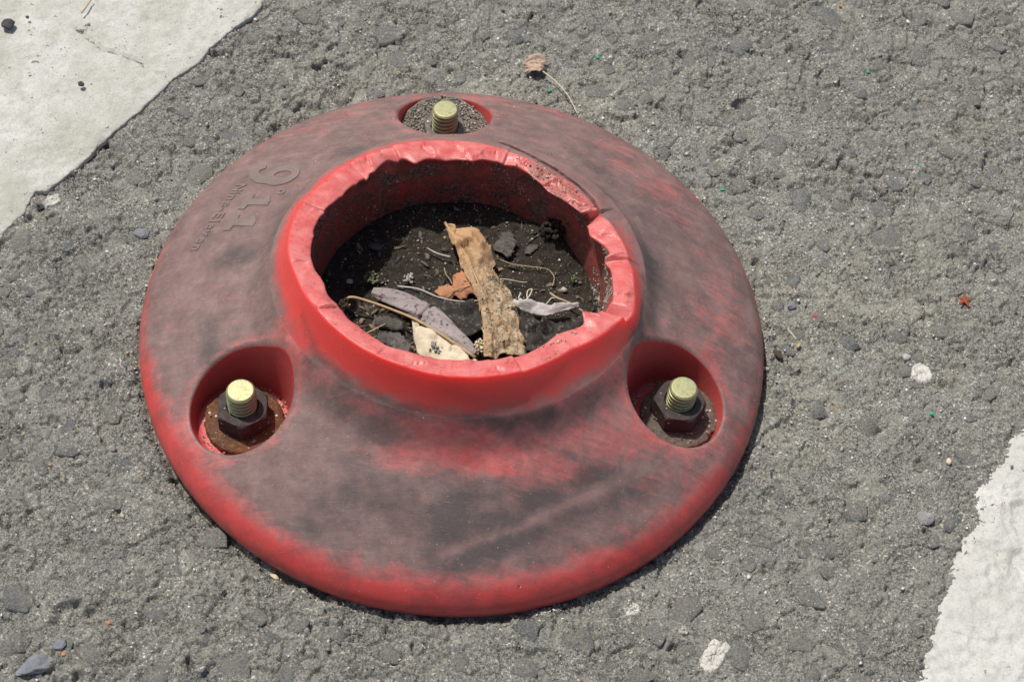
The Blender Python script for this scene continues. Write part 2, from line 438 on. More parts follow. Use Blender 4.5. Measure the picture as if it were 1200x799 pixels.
near = (GX > X0 - 0.3) & (GX < X1 + 0.3) & (GY > Y0 - 0.3) & (GY < Y1 + 0.3)
H = 0.55 * fbm(GX, GY, 0.034, 2, 1) + 0.6 * fbm(GX, GY, 0.011, 3, 5)
hA, tA = facets(GX, GY, 0.0085, 201, 0.085, 0.42, 1.4)
hB, tB = facets(GX, GY, 0.0038, 211, 0.17, 0.30, 1.25)
hC, tC = facets(GX, GY, 0.0017, 221, 0.20, 0.16, 0.25)
patch = 0.55 + 0.45 * np.clip(0.5 + 1.6 * fbm(GX, GY, 0.03, 3, 301), 0, 1)
H = H + patch * (0.95 * hA + hB) + np.clip(1.5 * patch - 0.55, 0.25, 1) * hC
H -= 1.2 * np.clip(fbm(GX, GY, 0.007, 3, 21) - 0.32, 0, 1) * 2.0           # ragged hollows between lumps
TONE = np.where(tA > 0.60, (tA * 7.3) % 1.0, tB); STN = np.maximum(0.9 * sstep(0.60, 0.68, tA), 0.7 * sstep(0.74, 0.80, tB))
Hd = H[NG:-NG, NG:-NG]; Td = TONE[NG:-NG, NG:-NG]; Sd = STN[NG:-NG, NG:-NG]   # views on the dense patch
DX, DY = np.meshgrid(dx, dy)

def window(cx, cy, r):
    i0 = max(int((cx - r - X0) / STEP), 0); i1 = min(int((cx + r - X0) / STEP) + 2, len(dx))
    j0 = max(int((cy - r - Y0) / STEP), 0); j1 = min(int((cy + r - Y0) / STEP) + 2, len(dy))
    return slice(j0, j1), slice(i0, i1)

def outline(phi, ph, am):
    return 1 + am[0] * np.cos(2 * phi + ph[0]) + am[1] * np.cos(3 * phi + ph[1]) + am[2] * np.cos(5 * phi + ph[2])

# small aggregate, worn flat, standing a little proud of the binder
nst = 1500
cx = rng.uniform(X0, X1, nst); cy = rng.uniform(Y0, Y1, nst)
rad = np.clip(rng.lognormal(math.log(1.5), 0.4, nst), 0.8, 3.0) * MM
for k in range(nst):
    w = window(cx[k], cy[k], rad[k] * 1.6)
    if w[0].stop <= w[0].start or w[1].stop <= w[1].start: continue
    ex = DX[w] - cx[k]; ey = DY[w] - cy[k]
    ph = rng.uniform(0, 6.28, 3); am = rng.uniform(0.05, 0.22, 3) * (1, 0.8, 0.5)
    q = np.hypot(ex, ey) / (rad[k] * outline(np.arctan2(ey, ex), ph, am))
    base = Hd[w][ex.shape[0] // 2, ex.shape[1] // 2]
    tilt = rng.normal(0, 0.10, 2)
    top = base + rng.uniform(0.1, 0.55) * min(1.0, rad[k] / MM / 2) + (tilt[0] * ex + tilt[1] * ey) / MM
    p = 1 - sstep(0.72, 1.0, q)
    Hd[w] = Hd[w] * (1 - p) + (top + 0.45 * (Hd[w] - base)) * p
    ring = np.exp(-((q - 1.12) / 0.12) ** 2) * rng.uniform(0, 0.45)
    Hd[w] -= ring
    Sd[w] = np.maximum(Sd[w] * (1 - p), p * 0.9); Td[w] = Td[w] * (1 - p) + rng.random() * p
# pits where aggregate has come out
npit = 700
for k in range(npit):
    px, py, pr_ = rng.uniform(X0, X1), rng.uniform(Y0, Y1), rng.uniform(0.6, 1.9) * MM
    if k == 0: px, py, pr_ = -0.1028, -0.1168, 4.6 * MM
    a = rng.uniform(0, 3.14) if k else 0.5; el = rng.uniform(1.0, 2.6) if k else 1.7
    w = window(px, py, pr_ * el * 1.5)
    ex = DX[w] - px; ey = DY[w] - py
    u = (ex * math.cos(a) + ey * math.sin(a)) / el; v = -ex * math.sin(a) + ey * math.cos(a)
    ph = rng.uniform(0, 6.28, 3)
    q = np.hypot(u, v) / (pr_ * outline(np.arctan2(v, u), ph, (0.15, 0.1, 0.1)))
    Hd[w] -= (1 - sstep(0.55, 1.0, q)) * (rng.uniform(0.6, 1.9) if k else 3.6)
H += 0.15 * fbm(GX, GY, 0.0015, 2, 33)

# large embedded stones: (x mm, y mm, long radius, short radius, angle) read as separate stones
big = [(154, 94, 6.2, 4.6), (108.7, 103.4, 5.6, 4.8), (52, 115, 4.6, 3.4), (62.6, 129, 4.4, 3.0), (142, 133.7, 3.6, 2.8), (182, 182, 6.6, 5.4),
       (129, 174, 8.0, 6.0), (8, 142.8, 5.0, 4.2), (151.5, 65.6, 7.4, 6.2), (126.7, 60, 4.4, 3.0), (-129, 12.4, 5.2, 2.8), (-114.7, 27.7, 3.8, 3.0),
       (-117.6, -60.3, 4.6, 3.8), (-66.3, -86, 5.4, 4.4), (100.5, -104.6, 5.6, 4.4), (82.9, -91.5, 5.4, 4.4), (72.8, -102.4, 4.4, 3.2), (50.7, -106.6, 4.8, 4.0),
       (168.4, 27.3, 4.4, 3.6), (152.3, 21.4, 3.6, 3.0), (-6.7, -118, 4.0, 2.6), (-136.5, 20, 3.5, 2.5), (-36, 124.5, 6.0, 4.0), (-73, 141, 5.0, 4.0),
       (-106.9, 102.3, 3.8, 3.0), (-110, 86.7, 3.6, 3.0), (101.8, 69.4, 3.6, 3.0), (86.7, 87.5, 3.2, 2.6), (-120.4, -113.9, 5.6, 4.2), (-117.4, -129, 5.4, 4.0),
       (-94.8, -129, 4.6, 3.4), (-79, -113, 4.0, 3.4), (-74.6, -133, 6.0, 4.4), (-48, -110.5, 4.4, 3.2), (-34.7, -128.5, 5.0, 3.6), (15.3, -118, 4.4, 3.4),
       (34.9, -105.7, 4.6, 3.6), (121.6, -83, 5.4, 4.2), (135.6, -50.5, 5.0, 4.0), (124.7, -12.4, 4.6, 3.4), (141.9, -16.9, 5.0, 4.2), (133, 76, 3.4, 2.8), (115.9, 40.3, 3.0, 2.6)]
stones = [(x * MM, y * MM, a * MM, b * MM, rng.uniform(0, 3.14), True) for x, y, a, b in big]
LN = np.array((-90.4 + 160.2, 145.9 - 19.5)); LN = LN / np.hypot(*LN)
def in_marking(x, y, m=0.0):
    s = (x + 0.1602) * (-LN[1]) + (y - 0.0195) * LN[0]        # > 0 on the pale side of the upper edge
    s2 = (x - 0.1527) * 0.928 - (y + 0.1082) * 0.372          # > 0 right of the lower edge
    return s > -m or s2 > -m
tries = 0
while len(stones) < 285 and tries < 60000:
    tries += 1
    x, y = rng.uniform(-0.205, 0.23), rng.uniform(-0.16, 0.215)
    a = np.clip(rng.lognormal(math.log(3.3), 0.33), 2.0, 6.5) * MM; b = a * rng.uniform(0.6, 0.95)
    if math.hypot(x, y) < 0.108 + a or in_marking(x, y, a + 0.001): continue
    if any((x - s[0]) ** 2 + (y - s[1]) ** 2 < (a + s[2]) ** 2 * 0.95 for s in stones): continue
    stones.append((x, y, a, b, rng.uniform(0, 3.14), False))

# twelve shared stone shapes, unit radius, eight uneven sides, worn top split into facets
shapes = []
for k in range(12):
    nn = (6, 7, 8)[k % 3]
    an = np.sort((np.arange(nn) + rng.uniform(-0.40, 0.40, nn)) * 2 * math.pi / nn)
    rr = rng.uniform(0.62, 1.20, nn)
    tl = rng.normal(0, 0.06, 2)
    V = []
    for sc, z in ((0.98, -0.62), (1.0, -0.05), (0.93, 0.02)):
        for q in range(nn):
            x_, y_ = sc * rr[q] * math.cos(an[q]), sc * rr[q] * math.sin(an[q])
            V.append((x_, y_, z + ((rng.normal(0, 0.03) + tl[0] * x_ + tl[1] * y_) if z > -0.5 else 0)))
    V.append((rng.normal(0, 0.28), rng.normal(0, 0.28), 0.065))
    F = []
    for q in range(nn):
        q1 = (q + 1) % nn
        for lv in (0, 1):
            F += [(lv * nn + q, lv * nn + q1, (lv + 1) * nn + q1), (lv * nn + q, (lv + 1) * nn + q1, (lv + 1) * nn + q)]
        F.append((2 * nn + q, 2 * nn + q1, 3 * nn))
    me = np_mesh('stone', np.array(V), np.array(F), smooth=False); me.materials.append(M['stone'])
    shapes.append((me, an, rr))

STONES = []
for (x, y, a, b, ang, hand) in stones:
    sh = int(rng.integers(12)); me, an, rr = shapes[sh]
    w = window(x, y, a * 1.8)
    ex = DX[w] - x; ey = DY[w] - y
    u = (ex * math.cos(ang) + ey * math.sin(ang)) / a; v = (-ex * math.sin(ang) + ey * math.cos(ang)) / b
    phi = np.arctan2(v, u)
    pa = np.concatenate([an[-1:] - 2 * math.pi, an, an[:1] + 2 * math.pi]); pr_ = np.concatenate([rr[-1:], rr, rr[:1]])
    ph_ = np.where(phi < pa[0], phi + 2 * math.pi, np.where(phi > pa[-1], phi - 2 * math.pi, phi))
    ks = np.clip(np.searchsorted(pa, ph_) - 1, 0, len(pa) - 2)
    ax_, ay_, bx_, by_ = pr_[ks] * np.cos(pa[ks]), pr_[ks] * np.sin(pa[ks]), pr_[ks + 1] * np.cos(pa[ks + 1]), pr_[ks + 1] * np.sin(pa[ks + 1])
    den = np.cos(ph_) * (by_ - ay_) - np.sin(ph_) * (bx_ - ax_)
    R_ = np.abs((ax_ * by_ - ay_ * bx_) / np.where(np.abs(den) < 1e-6, 1e-6, den))
    q = np.hypot(u, v) / R_
    inner = q < 1.0
    lvl = float(np.median(Hd[w][inner])) if inner.any() else 0.0
    zt = lvl + (rng.uniform(-0.15, 0.25) if not hand else rng.uniform(0.0, 0.35))
    p = 1 - sstep(0.86, 1.06, q)
    Hd[w] = Hd[w] * (1 - p) + np.minimum(Hd[w], zt - 0.55 + 0.5 * (Hd[w] - lvl)) * p
    side = 0.5 + 0.5 * np.cos(phi - rng.uniform(0, 6.28))
    Hd[w] -= np.exp(-((q - 1.08) / 0.10) ** 2) * side * rng.uniform(0.2, 1.0)
    k_ = min(a, b)
    STONES.append((me, (x, y, zt * MM - 0.06 * k_), (rng.normal(0, 0.05), rng.normal(0, 0.05), ang), (a, b, k_)))

# the ground dips into a dark gap round the base
RR = np.hypot(GX, GY)
lip = 1 - sstep(0.1050, 0.1078 + 0.0016 * fbm(GX, GY, 0.012, 3, 77), RR)
TH = np.arctan2(GY, GX)
gapw = np.clip(0.28 + 0.75 * fbm(np.cos(TH), np.sin(TH), 0.35, 3, 78) + 0.55 * np.exp(-((TH + 2.55) / 0.45) ** 2) + 0.2 * np.exp(-((TH + 0.15) / 0.5) ** 2), 0.05, 1.0)
H -= lip * 3.6 * gapw
H = np.clip(H, -5.5, 2.6)
DUST = np.zeros(H.shape)
for (bx, by, sx, sy, amt) in ((0.112, 0.010, 0.016, 0.045, 1.1), (0.135, 0.03, 0.025, 0.02, 0.6), (0.0, 0.118, 0.05, 0.012, 0.6), (0.04, 0.112, 0.03, 0.012, 0.6), (-0.05, 0.105, 0.03, 0.014, 0.4),
                              (0.13, -0.02, 0.025, 0.02, 0.5), (0.165, 0.02, 0.02, 0.03, 0.5), (-0.07, 0.09, 0.02, 0.02, 0.4), (0.15, 0.06, 0.05, 0.03, 0.35), (0.06, -0.1, 0.04, 0.02, 0.25)):
    DUST += amt * np.exp(-((GX - bx) / sx) ** 2 - ((GY - by) / sy) ** 2)
DUST = np.clip(DUST + 0.25 * fbm(GX, GY, 0.03, 3, 51), 0, 0.9)

nr, nc = H.shape
Fq = grid_faces(nr, nc)
cen = RR.ravel()[Fq[:, 0]]
Fq = Fq[cen > 0.0985]
V = np.stack([GX, GY, H * MM], -1).reshape(-1, 3)
used = np.zeros(len(V), bool); used[Fq.ravel()] = True
remap = np.cumsum(used) - 1
road_me = np_mesh('road', V[used], remap[Fq], dict(stone=STN.ravel()[used], tone=TONE.ravel()[used], dust=DUST.ravel()[used]))
road = tag(add('road', road_me, M['asphalt']), 'weathered grey asphalt road surface with embedded stones', None, None, 'structure')
for me, loc, rot, sc in STONES:
    s = add('stone', me, None, road, loc, rot); s.scale = sc

def hz(x, y):
    i = np.clip(((np.asarray(x) - X0) / STEP).round().astype(int), 0, len(dx) - 1)
    j = np.clip(((np.asarray(y) - Y0) / STEP).round().astype(int), 0, len(dy) - 1)
    return H[NG:-NG, NG:-NG][j, i] * MM

# ------------------------------------------------------------------ road markings
def strip(name, edge, length_ext, width, thick, follow, mat, inward, cracks=(), noise_amp=0.5, seed=0, ragged=0.35, worn_edge=False):
    """thick white sheet: edge is a polyline in mm; the sheet reaches `width` to the inward side"""
    e = np.array(edge, float) * MM
    d0 = (e[0] - e[-1]); d0 /= np.hypot(*d0)
    e = np.concatenate([[e[0] + d0 * length_ext * 1.0], [e[0] + d0 * 0.12], e, [e[-1] - d0 * 0.12], [e[-1] - d0 * length_ext]])
    s = np.concatenate([[0], np.cumsum(np.hypot(*np.diff(e, axis=0).T))])
    sd = np.arange(s[1], s[-2], 0.0009)
    so0 = s[1] - np.cumsum(0.0007 * 1.25 ** np.arange(1, 36))[::-1]; so0 = so0[so0 > s[0]]
    so1 = s[-2] + np.cumsum(0.0007 * 1.25 ** np.arange(1, 36)); so1 = so1[so1 < s[-1]]
    ss = np.concatenate([so0, sd, so1])
    ex = np.interp(ss, s, e[:, 0]); ey = np.interp(ss, s, e[:, 1])
    nrm = np.array(inward)
    rag = ragged * MM * (1.6 * fbm(ss, ss * 0 + seed, 0.006, 4, seed, 0.6) + 0.8 * fbm(ss, ss * 0 + seed, 0.0016, 2, seed + 3))
    ex += nrm[0] * rag; ey += nrm[1] * rag
    vv = np.concatenate([[0, 0.0001, 0.0003, 0.0007], np.arange(0.0014, 0.115, 0.0009)])
    g2 = 0.115 + np.cumsum(0.0009 * 1.25 ** np.arange(1, 30)); vv = np.concatenate([vv, g2[g2 < width], [width]])
    PX = ex[None, :] + nrm[0] * vv[:, None]; PY = ey[None, :] + nrm[1] * vv[:, None]
    lift = np.interp(vv, [0, 0.0001, 0.0003, 0.0007, 0.002, width - 0.001, width], [-0.9, 0.55, 0.82, 0.95, 1, 1, -0.9])[:, None] * thick if not worn_edge else np.interp(vv, [0, 0.0003, 0.0025, 0.008, 0.02, width - 0.001, width], [-1.6, -0.7, 0.35, 0.85, 1.0, 1.0, -1.5])[:, None] * thick
    Z = lift + noise_amp * MM * (0.5 * fbm(PX, PY, 0.012, 3, seed + 5) + 0.22 * fbm(PX, PY, 0.0025, 2, seed + 8))
    if follow:
        hh = np.where((PX > X0) & (PX < X1) & (PY > Y0) & (PY < Y1), hz(PX, PY), 0.0)
        Z = Z + follow * hh
    for pts, wd, dp in cracks:
        c = np.array(pts, float) * MM
        dist = np.full(PX.shape, 1.0)
        for a, b in zip(c[:-1], c[1:]):
            ab = b - a; t = np.clip(((PX - a[0]) * ab[0] + (PY - a[1]) * ab[1]) / (ab @ ab), 0, 1)
            dist = np.minimum(dist, np.hypot(PX - a[0] - t * ab[0], PY - a[1] - t * ab[1]))
        dist = dist + 0.0003 * fbm(PX, PY, 0.003, 2, 3)
        Z -= dp * MM * np.exp(-(np.clip(dist, 0, None) / (wd * MM)) ** 2)
    me = np_mesh(name, np.stack([PX, PY, Z], -1).reshape(-1, 3), grid_faces(*PX.shape))
    return add(name, me, mat)

lineL = [(-90.4, 145.9), (-94.7, 136.8), (-100.4, 128.1), (-105.9, 119.5), (-108.5, 111.1), (-117.5, 100.1), (-120.7, 92.6), (-125.3, 84.7), (-131, 75), (-135.9, 66.4), (-139.4, 57.7),
         (-143.8, 50.2), (-147.7, 44.5), (-149.5, 42.0), (-153.6, 41.0), (-154.6, 33.5), (-155.0, 30.6), (-158, 24.7), (-160.2, 19.5)]
crack = [(-158, 120.2), (-151.5, 116.3), (-146.2, 111.3), (-142, 111.1), (-137.1, 109.7), (-132, 108.3), (-128.9, 105.7), (-124.8, 103.3), (-120.6, 103), (-117, 100)]
mk = strip('road_marking', lineL, 2.2, 0.30, 0.0010, 0.25, M['marking'], (-0.875, 0.484), cracks=((crack, 0.48, 1.6),), noise_amp=0.55, seed=4)
tag(mk, 'thick off-white road marking with a thin crack across its upper corner', None, None, 'structure')
lineR = [(194, -7), (185.8, -21.7), (181, -29.6), (175.8, -36.8), (174.9, -47.5), (170.8, -52.2), (168.2, -59.4), (165, -69), (161.8, -78.4), (158.7, -89.1), (155.6, -101.1), (152.7, -108.2)]
mk2 = strip('road_marking', lineR, 2.2, 0.30, 0.0013, 0.70, M['worn'], (0.928, -0.372), noise_amp=0.35, seed=9, ragged=0.9, worn_edge=True)
tag(mk2, 'worn white road marking with ragged speckled edge at lower corner', None, None, 'structure')

# ------------------------------------------------------------------ the red delineator base
HOLES = [(-13.1, 78.3, 'top'), (-62.3, -49.2, 'left'), (73.4, -28.6, 'right')]
HOLES = [(x * MM, y * MM, n) for x, y, n in HOLES]
PR = np.array([(.1028, -.0025), (.1040, -.0008), (.1050, .0028), (.1046, .0062), (.1022, .0102), (.098, .0137), (.090, .0186), (.080, .0243), (.070, .0297), (.064, .0325), (.0605, .0355)])
def smooth_curve(P, n):
    s = np.concatenate([[0], np.cumsum(np.hypot(*np.diff(P, axis=0).T))])
    u = np.linspace(0, s[-1], n)
    m = np.gradient(P, s, axis=0)
    k = np.clip(np.searchsorted(s, u) - 1, 0, len(s) - 2)
    h = (s[k + 1] - s[k])[:, None]; t = ((u - s[k]) / (s[k + 1] - s[k]))[:, None]
    return (2*t**3 - 3*t**2 + 1) * P[k] + (t**3 - 2*t**2 + t) * h * m[k] + (-2*t**3 + 3*t**2) * P[k+1] + (t**3 - t**2) * h * m[k+1]
prof = smooth_curve(PR, 150)
pm = prof[prof[:, 0] <= prof[:, 0].max()]
imax = prof[:, 0].argmax()
_r, _z = prof[imax:, 0][::-1], prof[imax:, 1][::-1]
def dome(x, y):
    """height of the moulded surface; the collar foot is drawn up at the front and pressed down at the back"""
    r = np.hypot(x, y); a = np.arctan2(y, x)
    return np.interp(r, _r, _z) + (0.0038 - 0.0052 * np.sin(a)) * np.exp(-(np.maximum(r - 0.0590, 0) / 0.0052) ** 2)

# torn collar edge: (angle deg, radius mm, height mm) outside and inside
OUT = [(-167.2, 54.2, 53.1), (-182.1, 53.8, 50.3), (-193.0, 53.6, 48.2), (-205.8, 52.9, 45.8), (-220.9, 54.0, 43.0), (-236.7, 54.6, 40.4), (-250.5, 55.3, 38.5), (-263.4, 55.4, 37.3), (-274.0, 55.2, 36.8), (-285.3, 54.4, 36.8), (-298.0, 53.3, 37.3), (-310.4, 53.0, 38.2), (-321.6, 52.1, 39.5), (-325.0, 52.7, 39.8), (-338.0, 53.5, 41.5), (-351.6, 54.6, 43.7), (-364.3, 56.2, 46.0), (-377.3, 59.0, 48.0), (-379.9, 56.6, 49.2), (-388.9, 55.3, 50.9), (-404.0, 52.6, 53.4), (-418.6, 53.8, 55.8), (-430.1, 54.6, 57.3), (-440.5, 55.0, 58.4), (-450.8, 55.2, 59.1), (-461.4, 54.7, 59.3), (-472.8, 54.5, 59.1), (-486.5, 53.8, 58.2), (-500.9, 53.5, 56.8), (-515.9, 53.3, 54.8)]
INN = [(-165.8, 46.8, 51.6), (-173.8, 46.7, 50.3), (-191.7, 46.5, 47.4), (-205.2, 44.9, 45.2), (-222.5, 45.6, 42.5), (-224.5, 47.0, 42.0), (-226.5, 46.6, 41.6), (-235.4, 49.7, 40.2), (-241.6, 48.2, 39.7), (-244.6, 44.8, 39.9), (-250, 46.6, 39.2), (-257.9, 46.1, 38.5), (-269.2, 44.9, 38.1), (-272.5, 46.5, 38.0), (-279.6, 48.5, 37.0), (-287.5, 49.4, 36.8), (-296.0, 47.3, 37.5), (-304.9, 45.0, 38.3), (-313.7, 45.5, 38.8), (-323.8, 46.8, 39.4), (-325.0, 49.6, 39.0), (-327.5, 49.2, 39.6), (-330.9, 45.6, 40.6), (-337.1, 44.6, 41.5), (-343.3, 47.8, 42.0), (-348.5, 49.0, 42.8), (-351.1, 47.0, 43.2), (-356.5, 48.5, 44.0), (-365.3, 49.9, 45.4), (-373.7, 51.3, 46.9), (-379.4, 49.9, 48.0), (-386.8, 47.5, 49.2), (-390.5, 48.6, 49.9), (-402.5, 45.1, 51.4), (-418.2, 47.2, 53.8), (-428.7, 47.3, 55.0), (-439.8, 47.3, 55.9), (-451.8, 47.8, 56.6), (-461.7, 47.4, 56.8), (-471.4, 48.7, 56.9), (-480.8, 47.5, 56.4), (-493.7, 46.9, 55.4), (-507.2, 46.3, 54.0), (-518.8, 46.5, 52.5)]
NT_ = 1080
th = np.linspace(0, 2 * np.pi, NT_, endpoint=False)
def periodic(lst):
    a = np.array(lst, float)
    ang = np.mod(a[:, 0], 360); i = np.argsort(ang); a = a[i]; ang = ang[i]
    A = np.concatenate([ang - 360, ang, ang + 360]); d = np.degrees(th)
    return np.interp(d, A, np.tile(a[:, 1], 3)) * MM, np.interp(d, A, np.tile(a[:, 2], 3)) * MM
ro, zo = periodic(OUT); ri, zi = periodic(INN)
def smooth_per(v, n):
    k = np.hanning(n + 2)[1:-1]; k /= k.sum()
    return np.convolve(np.concatenate([v[-n:], v, v[:n]]), k, 'same')[n:-n]
ro = smooth_per(ro, 13); zo = smooth_per(zo, 25); ri = smooth_per(ri, 5); zi = smooth_per(zi, 15)
cs = th * 0.05
deg = np.degrees(th)
def tear(at, ramp, depth, sgn=1):
    # a rip: sheer on one side, running out on the other
    d_ = ((deg - at) * sgn + 180) % 360 - 180
    return depth * MM * np.where(d_ < 0, 1 - sstep(0, 0.7, -d_), np.clip(1 - d_ / ramp, 0, 1) ** 1.4)
rip = tear(34.5, 7, 5.0, -1) + tear(-19.5, 5, 6.0, 1) + tear(121, 9, 1.8, 1) + tear(8.5, 6, 2.2, -1) + tear(139, 5, 1.4, -1) + tear(167, 6, 1.2, 1) + tear(78, 6, 1.0, -1) + tear(-64, 10, 1.2, 1)
zo = zo - 0.55 * rip; zi = zi - rip
lobe = np.exp(-((deg - 333.0 + 0.0) / 3.2) ** 2)
zi += 0.0022 * lobe; ri -= 0.0022 * lobe
ri = ri + (0.0001 + 0.0008 * sstep(0.1, 0.6, vnoise(cs / 0.04, cs * 0, 645))) * np.abs(vnoise(cs / 0.0065, cs * 0, 640)) - 0.0003
zo += 0.0004 * fbm(cs, cs * 0, 0.014, 2, 61); ri += 0.00016 * fbm(cs, cs * 0 + 3, 0.0025, 3, 63); zi += 0.0008 * fbm(cs, cs * 0 + 7, 0.012, 2, 65)

rowsR, rowsZ, zone = [], [], []
for r, z in prof:
    flare = (0.0038 - 0.0052 * np.sin(th)) * math.exp(-(max(r - 0.0590, 0) / 0.0052) ** 2)
    rowsR.append(np.full(NT_, r)); rowsZ.append(z + flare); zone.append(0)
# fillet and outer wall of the collar
r0 = prof[-1][0]; z0 = rowsZ[-1]
for k in range(1, 23):
    t = k / 22
    cr = ro + 0.0026; cz = z0 + 0.0008 + 0.28 * np.clip(zo - z0, 0, 1)
    rowsR.append((1 - t)**2 * r0 + 2*t*(1 - t) * cr + t*t * ro); rowsZ.append((1 - t)**2 * z0 + 2*t*(1 - t) * cz + t*t * zo); zone.append(1)
# torn top, slightly rolled
for k in range(1, 12):
    t = k / 11
    bul = 0.0004 * np.sin(np.pi * t) * (0.6 + 1.2 * fbm(cs, cs * 0 + 1.0, 0.02, 2, 70))
    rowsR.append(ro * (1 - t) + ri * t); rowsZ.append(zo * (1 - t) + zi * t + bul + 0.00025 * fbm(cs, cs * 0 + t * 0.008, 0.007, 3, 73)); zone.append(2)
# conchoidal facets on the torn faces
TX, TY = np.array(rowsR[-11:]) * np.cos(th), np.array(rowsR[-11:]) * np.sin(th)
fct, _t = facets(TX, TY, 0.0085, 401, 0.10, 0.22, 0.0)
wgt = np.sin(np.pi * np.linspace(1 / 11, 1, 11))[:, None] * 0.9 + 0.1
for q in range(11):
    rowsZ[-11 + q] = rowsZ[-11 + q] + fct[q] * MM * wgt[q] * 0.9
# inner wall
for k in range(1, 30):
    t = k / 29
    rw = 0.0488 - 0.0006 * t
    bl = sstep(0, 0.16, t)
    rowsR.append(ri * (1 - bl) + rw * bl + 0.0004 * np.sin(t * 3.1) * fbm(cs, cs * 0 + t * 0.03, 0.01, 3, 75)); rowsZ.append(zi * (1 - t) + 0.006 * t); zone.append(3)
Rr = np.array(rowsR); Zz = np.array(rowsZ); zone = np.repeat(np.array(zone)[:, None], NT_, 1)
BX = Rr * np.cos(th); BY = Rr * np.sin(th); BZ = Zz.copy()

# holes: a floor, a wall and a rounded lip
RH, RB, FIL, RM, ZF = 0.0165, 0.0150, 0.0016, 0.0185, 0.0082
hole_in = np.zeros(BX.shape); hole_near = np.full(BX.shape, 9.0)
top_row = np.arange(Rr.shape[0])[:, None] >= imax
for hx, hy, _n in HOLES:
    ddx = BX - hx; ddy = BY - hy; rho = np.hypot(ddx, ddy)
    m = (rho < RM) & (zone == 0) & top_row
    hole_near = np.minimum(hole_near, rho)
    u = rho[m] / RM; cxn = ddx[m] / np.maximum(rho[m], 1e-9); cyn = ddy[m] / np.maximum(rho[m], 1e-9)
    ztop = dome(hx + cxn * RH, hy + cyn * RH)
    rr = np.where(u < .22, RB * u / .22, np.where(u < .62, RB + (RH - RB) * (u - .22) / .40, np.where(u < .86, RH + FIL * (1 - np.cos((u - .62) / .24 * np.pi / 2)), RH + FIL + (RM - RH - FIL) * (u - .86) / .14)))
    nx = hx + cxn * rr; ny = hy + cyn * rr
    zd = dome(nx, ny)
    wall = np.clip((u - .22) / .40, 0, 1)
    zz = np.where(u < .22, ZF, np.where(u < .62, ZF + (ztop - FIL - ZF) * wall, np.where(u < .86, zd - FIL + FIL * np.sin((u - .62) / .24 * np.pi / 2), zd)))
    BX[m] = nx; BY[m] = ny; BZ[m] = zz
    hole_in[m] = np.maximum(hole_in[m], (u < .70).astype(float))

def pdist(PX, PY, pts):
    c = np.array(pts, float) * MM; dist = np.full(PX.shape, 1.0); tt = np.zeros(PX.shape); L = len(c) - 1
    for q, (a, b) in enumerate(zip(c[:-1], c[1:])):
        ab = b - a; t = np.clip(((PX - a[0]) * ab[0] + (PY - a[1]) * ab[1]) / (ab @ ab), 0, 1)
        d = np.hypot(PX - a[0] - t * ab[0], PY - a[1] - t * ab[1])
        nb = d < dist; dist = np.where(nb, d, dist); tt = np.where(nb, (q + t) / L, tt)
    return dist, tt
split = [(6.3, 58.8), (11.7, 57.2), (16.9, 54.5), (27.8, 48.2), (36.4, 41), (41.2, 35.2), (43.0, 30.5)]
d, tt = pdist(BX, BY, split)
outer = (zone <= 1) & (hole_in < .5)
BZ -= np.where(outer, np.exp(-(d / (0.00060)) ** 4) * 0.0055 * sstep(0.0, 0.18, tt), 0)
crease = [(-45, -33), (-38.6, -44.8), (-27.2, -53.4), (-12.5, -59.1), (4.3, -60.2), (20.7, -58.5), (34.4, -52.0)]
d2, _ = pdist(BX, BY, crease)
BZ -= np.where(outer, np.exp(-((d2 + 0.0004 * fbm(BX, BY, 0.006, 2, 5)) / 0.0006) ** 2) * 0.00025, 0)
BZ += np.where(zone == 0, 0.00022 * fbm(BX, BY, 0.03, 3, 90) * sstep(0.0, 0.01, BZ), 0)

# grime, soot and soil painted as the dirt lies
PXm, PYm = BX / MM, BY / MM
ang = np.arctan2(BY, BX); rad_ = np.hypot(BX, BY) / MM
front = sstep(-0.2, 0.9, -np.sin(ang + 0.10))
g = np.full(BX.shape, 0.95)
g = g - sstep(101.0 - 8.0 * front, 105.0, rad_) * (0.30 + 0.72 * front)
coll = sstep(0.034, 0.0405, BZ) * (1 - sstep(59.5, 63.5, rad_))
rowi = np.arange(BX.shape[0])[:, None] - len(prof)
hfac = sstep(0.0022, 0.0085, zo - z0)[None, :]
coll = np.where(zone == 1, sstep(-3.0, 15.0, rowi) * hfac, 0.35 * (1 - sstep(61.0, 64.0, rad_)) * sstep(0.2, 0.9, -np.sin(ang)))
g = g - coll * 0.95
g[zone == 2] = -0.25; g[zone == 3] = -0.1
def blob(x, y, sx, sy, a=0.0):
    c, s = math.cos(a), math.sin(a); u = (PXm - x) * c + (PYm - y) * s; v = -(PXm - x) * s + (PYm - y) * c
    return np.exp(-(u / sx) ** 2 - (v / sy) ** 2)
g -= 0.75 * blob(4, -66, 24, 5.5, 0.08) + 0.35 * blob(34, -60, 20, 12) + 0.30 * blob(58, -48, 18, 16) + 0.55 * blob(-48, -40, 9, 6, .7) + 0.3 * blob(48, -28, 9, 8)
g -= 0.40 * np.exp(-((hole_near - 0.0175) / 0.0028) ** 2) * (0.5 + 0.5 * front)
g -= 0.30 * blob(88, 2, 10, 22) + 0.25 * blob(60, 62, 30, 10, -0.7) + 0.22 * blob(0, 96, 40, 6) + 0.2 * blob(-60, 70, 30, 9, .8)
g += 0.20 * blob(-22, -78, 30, 13) + 0.15 * blob(-78, 20, 10, 30)
g[hole_in > .5] = 0.12
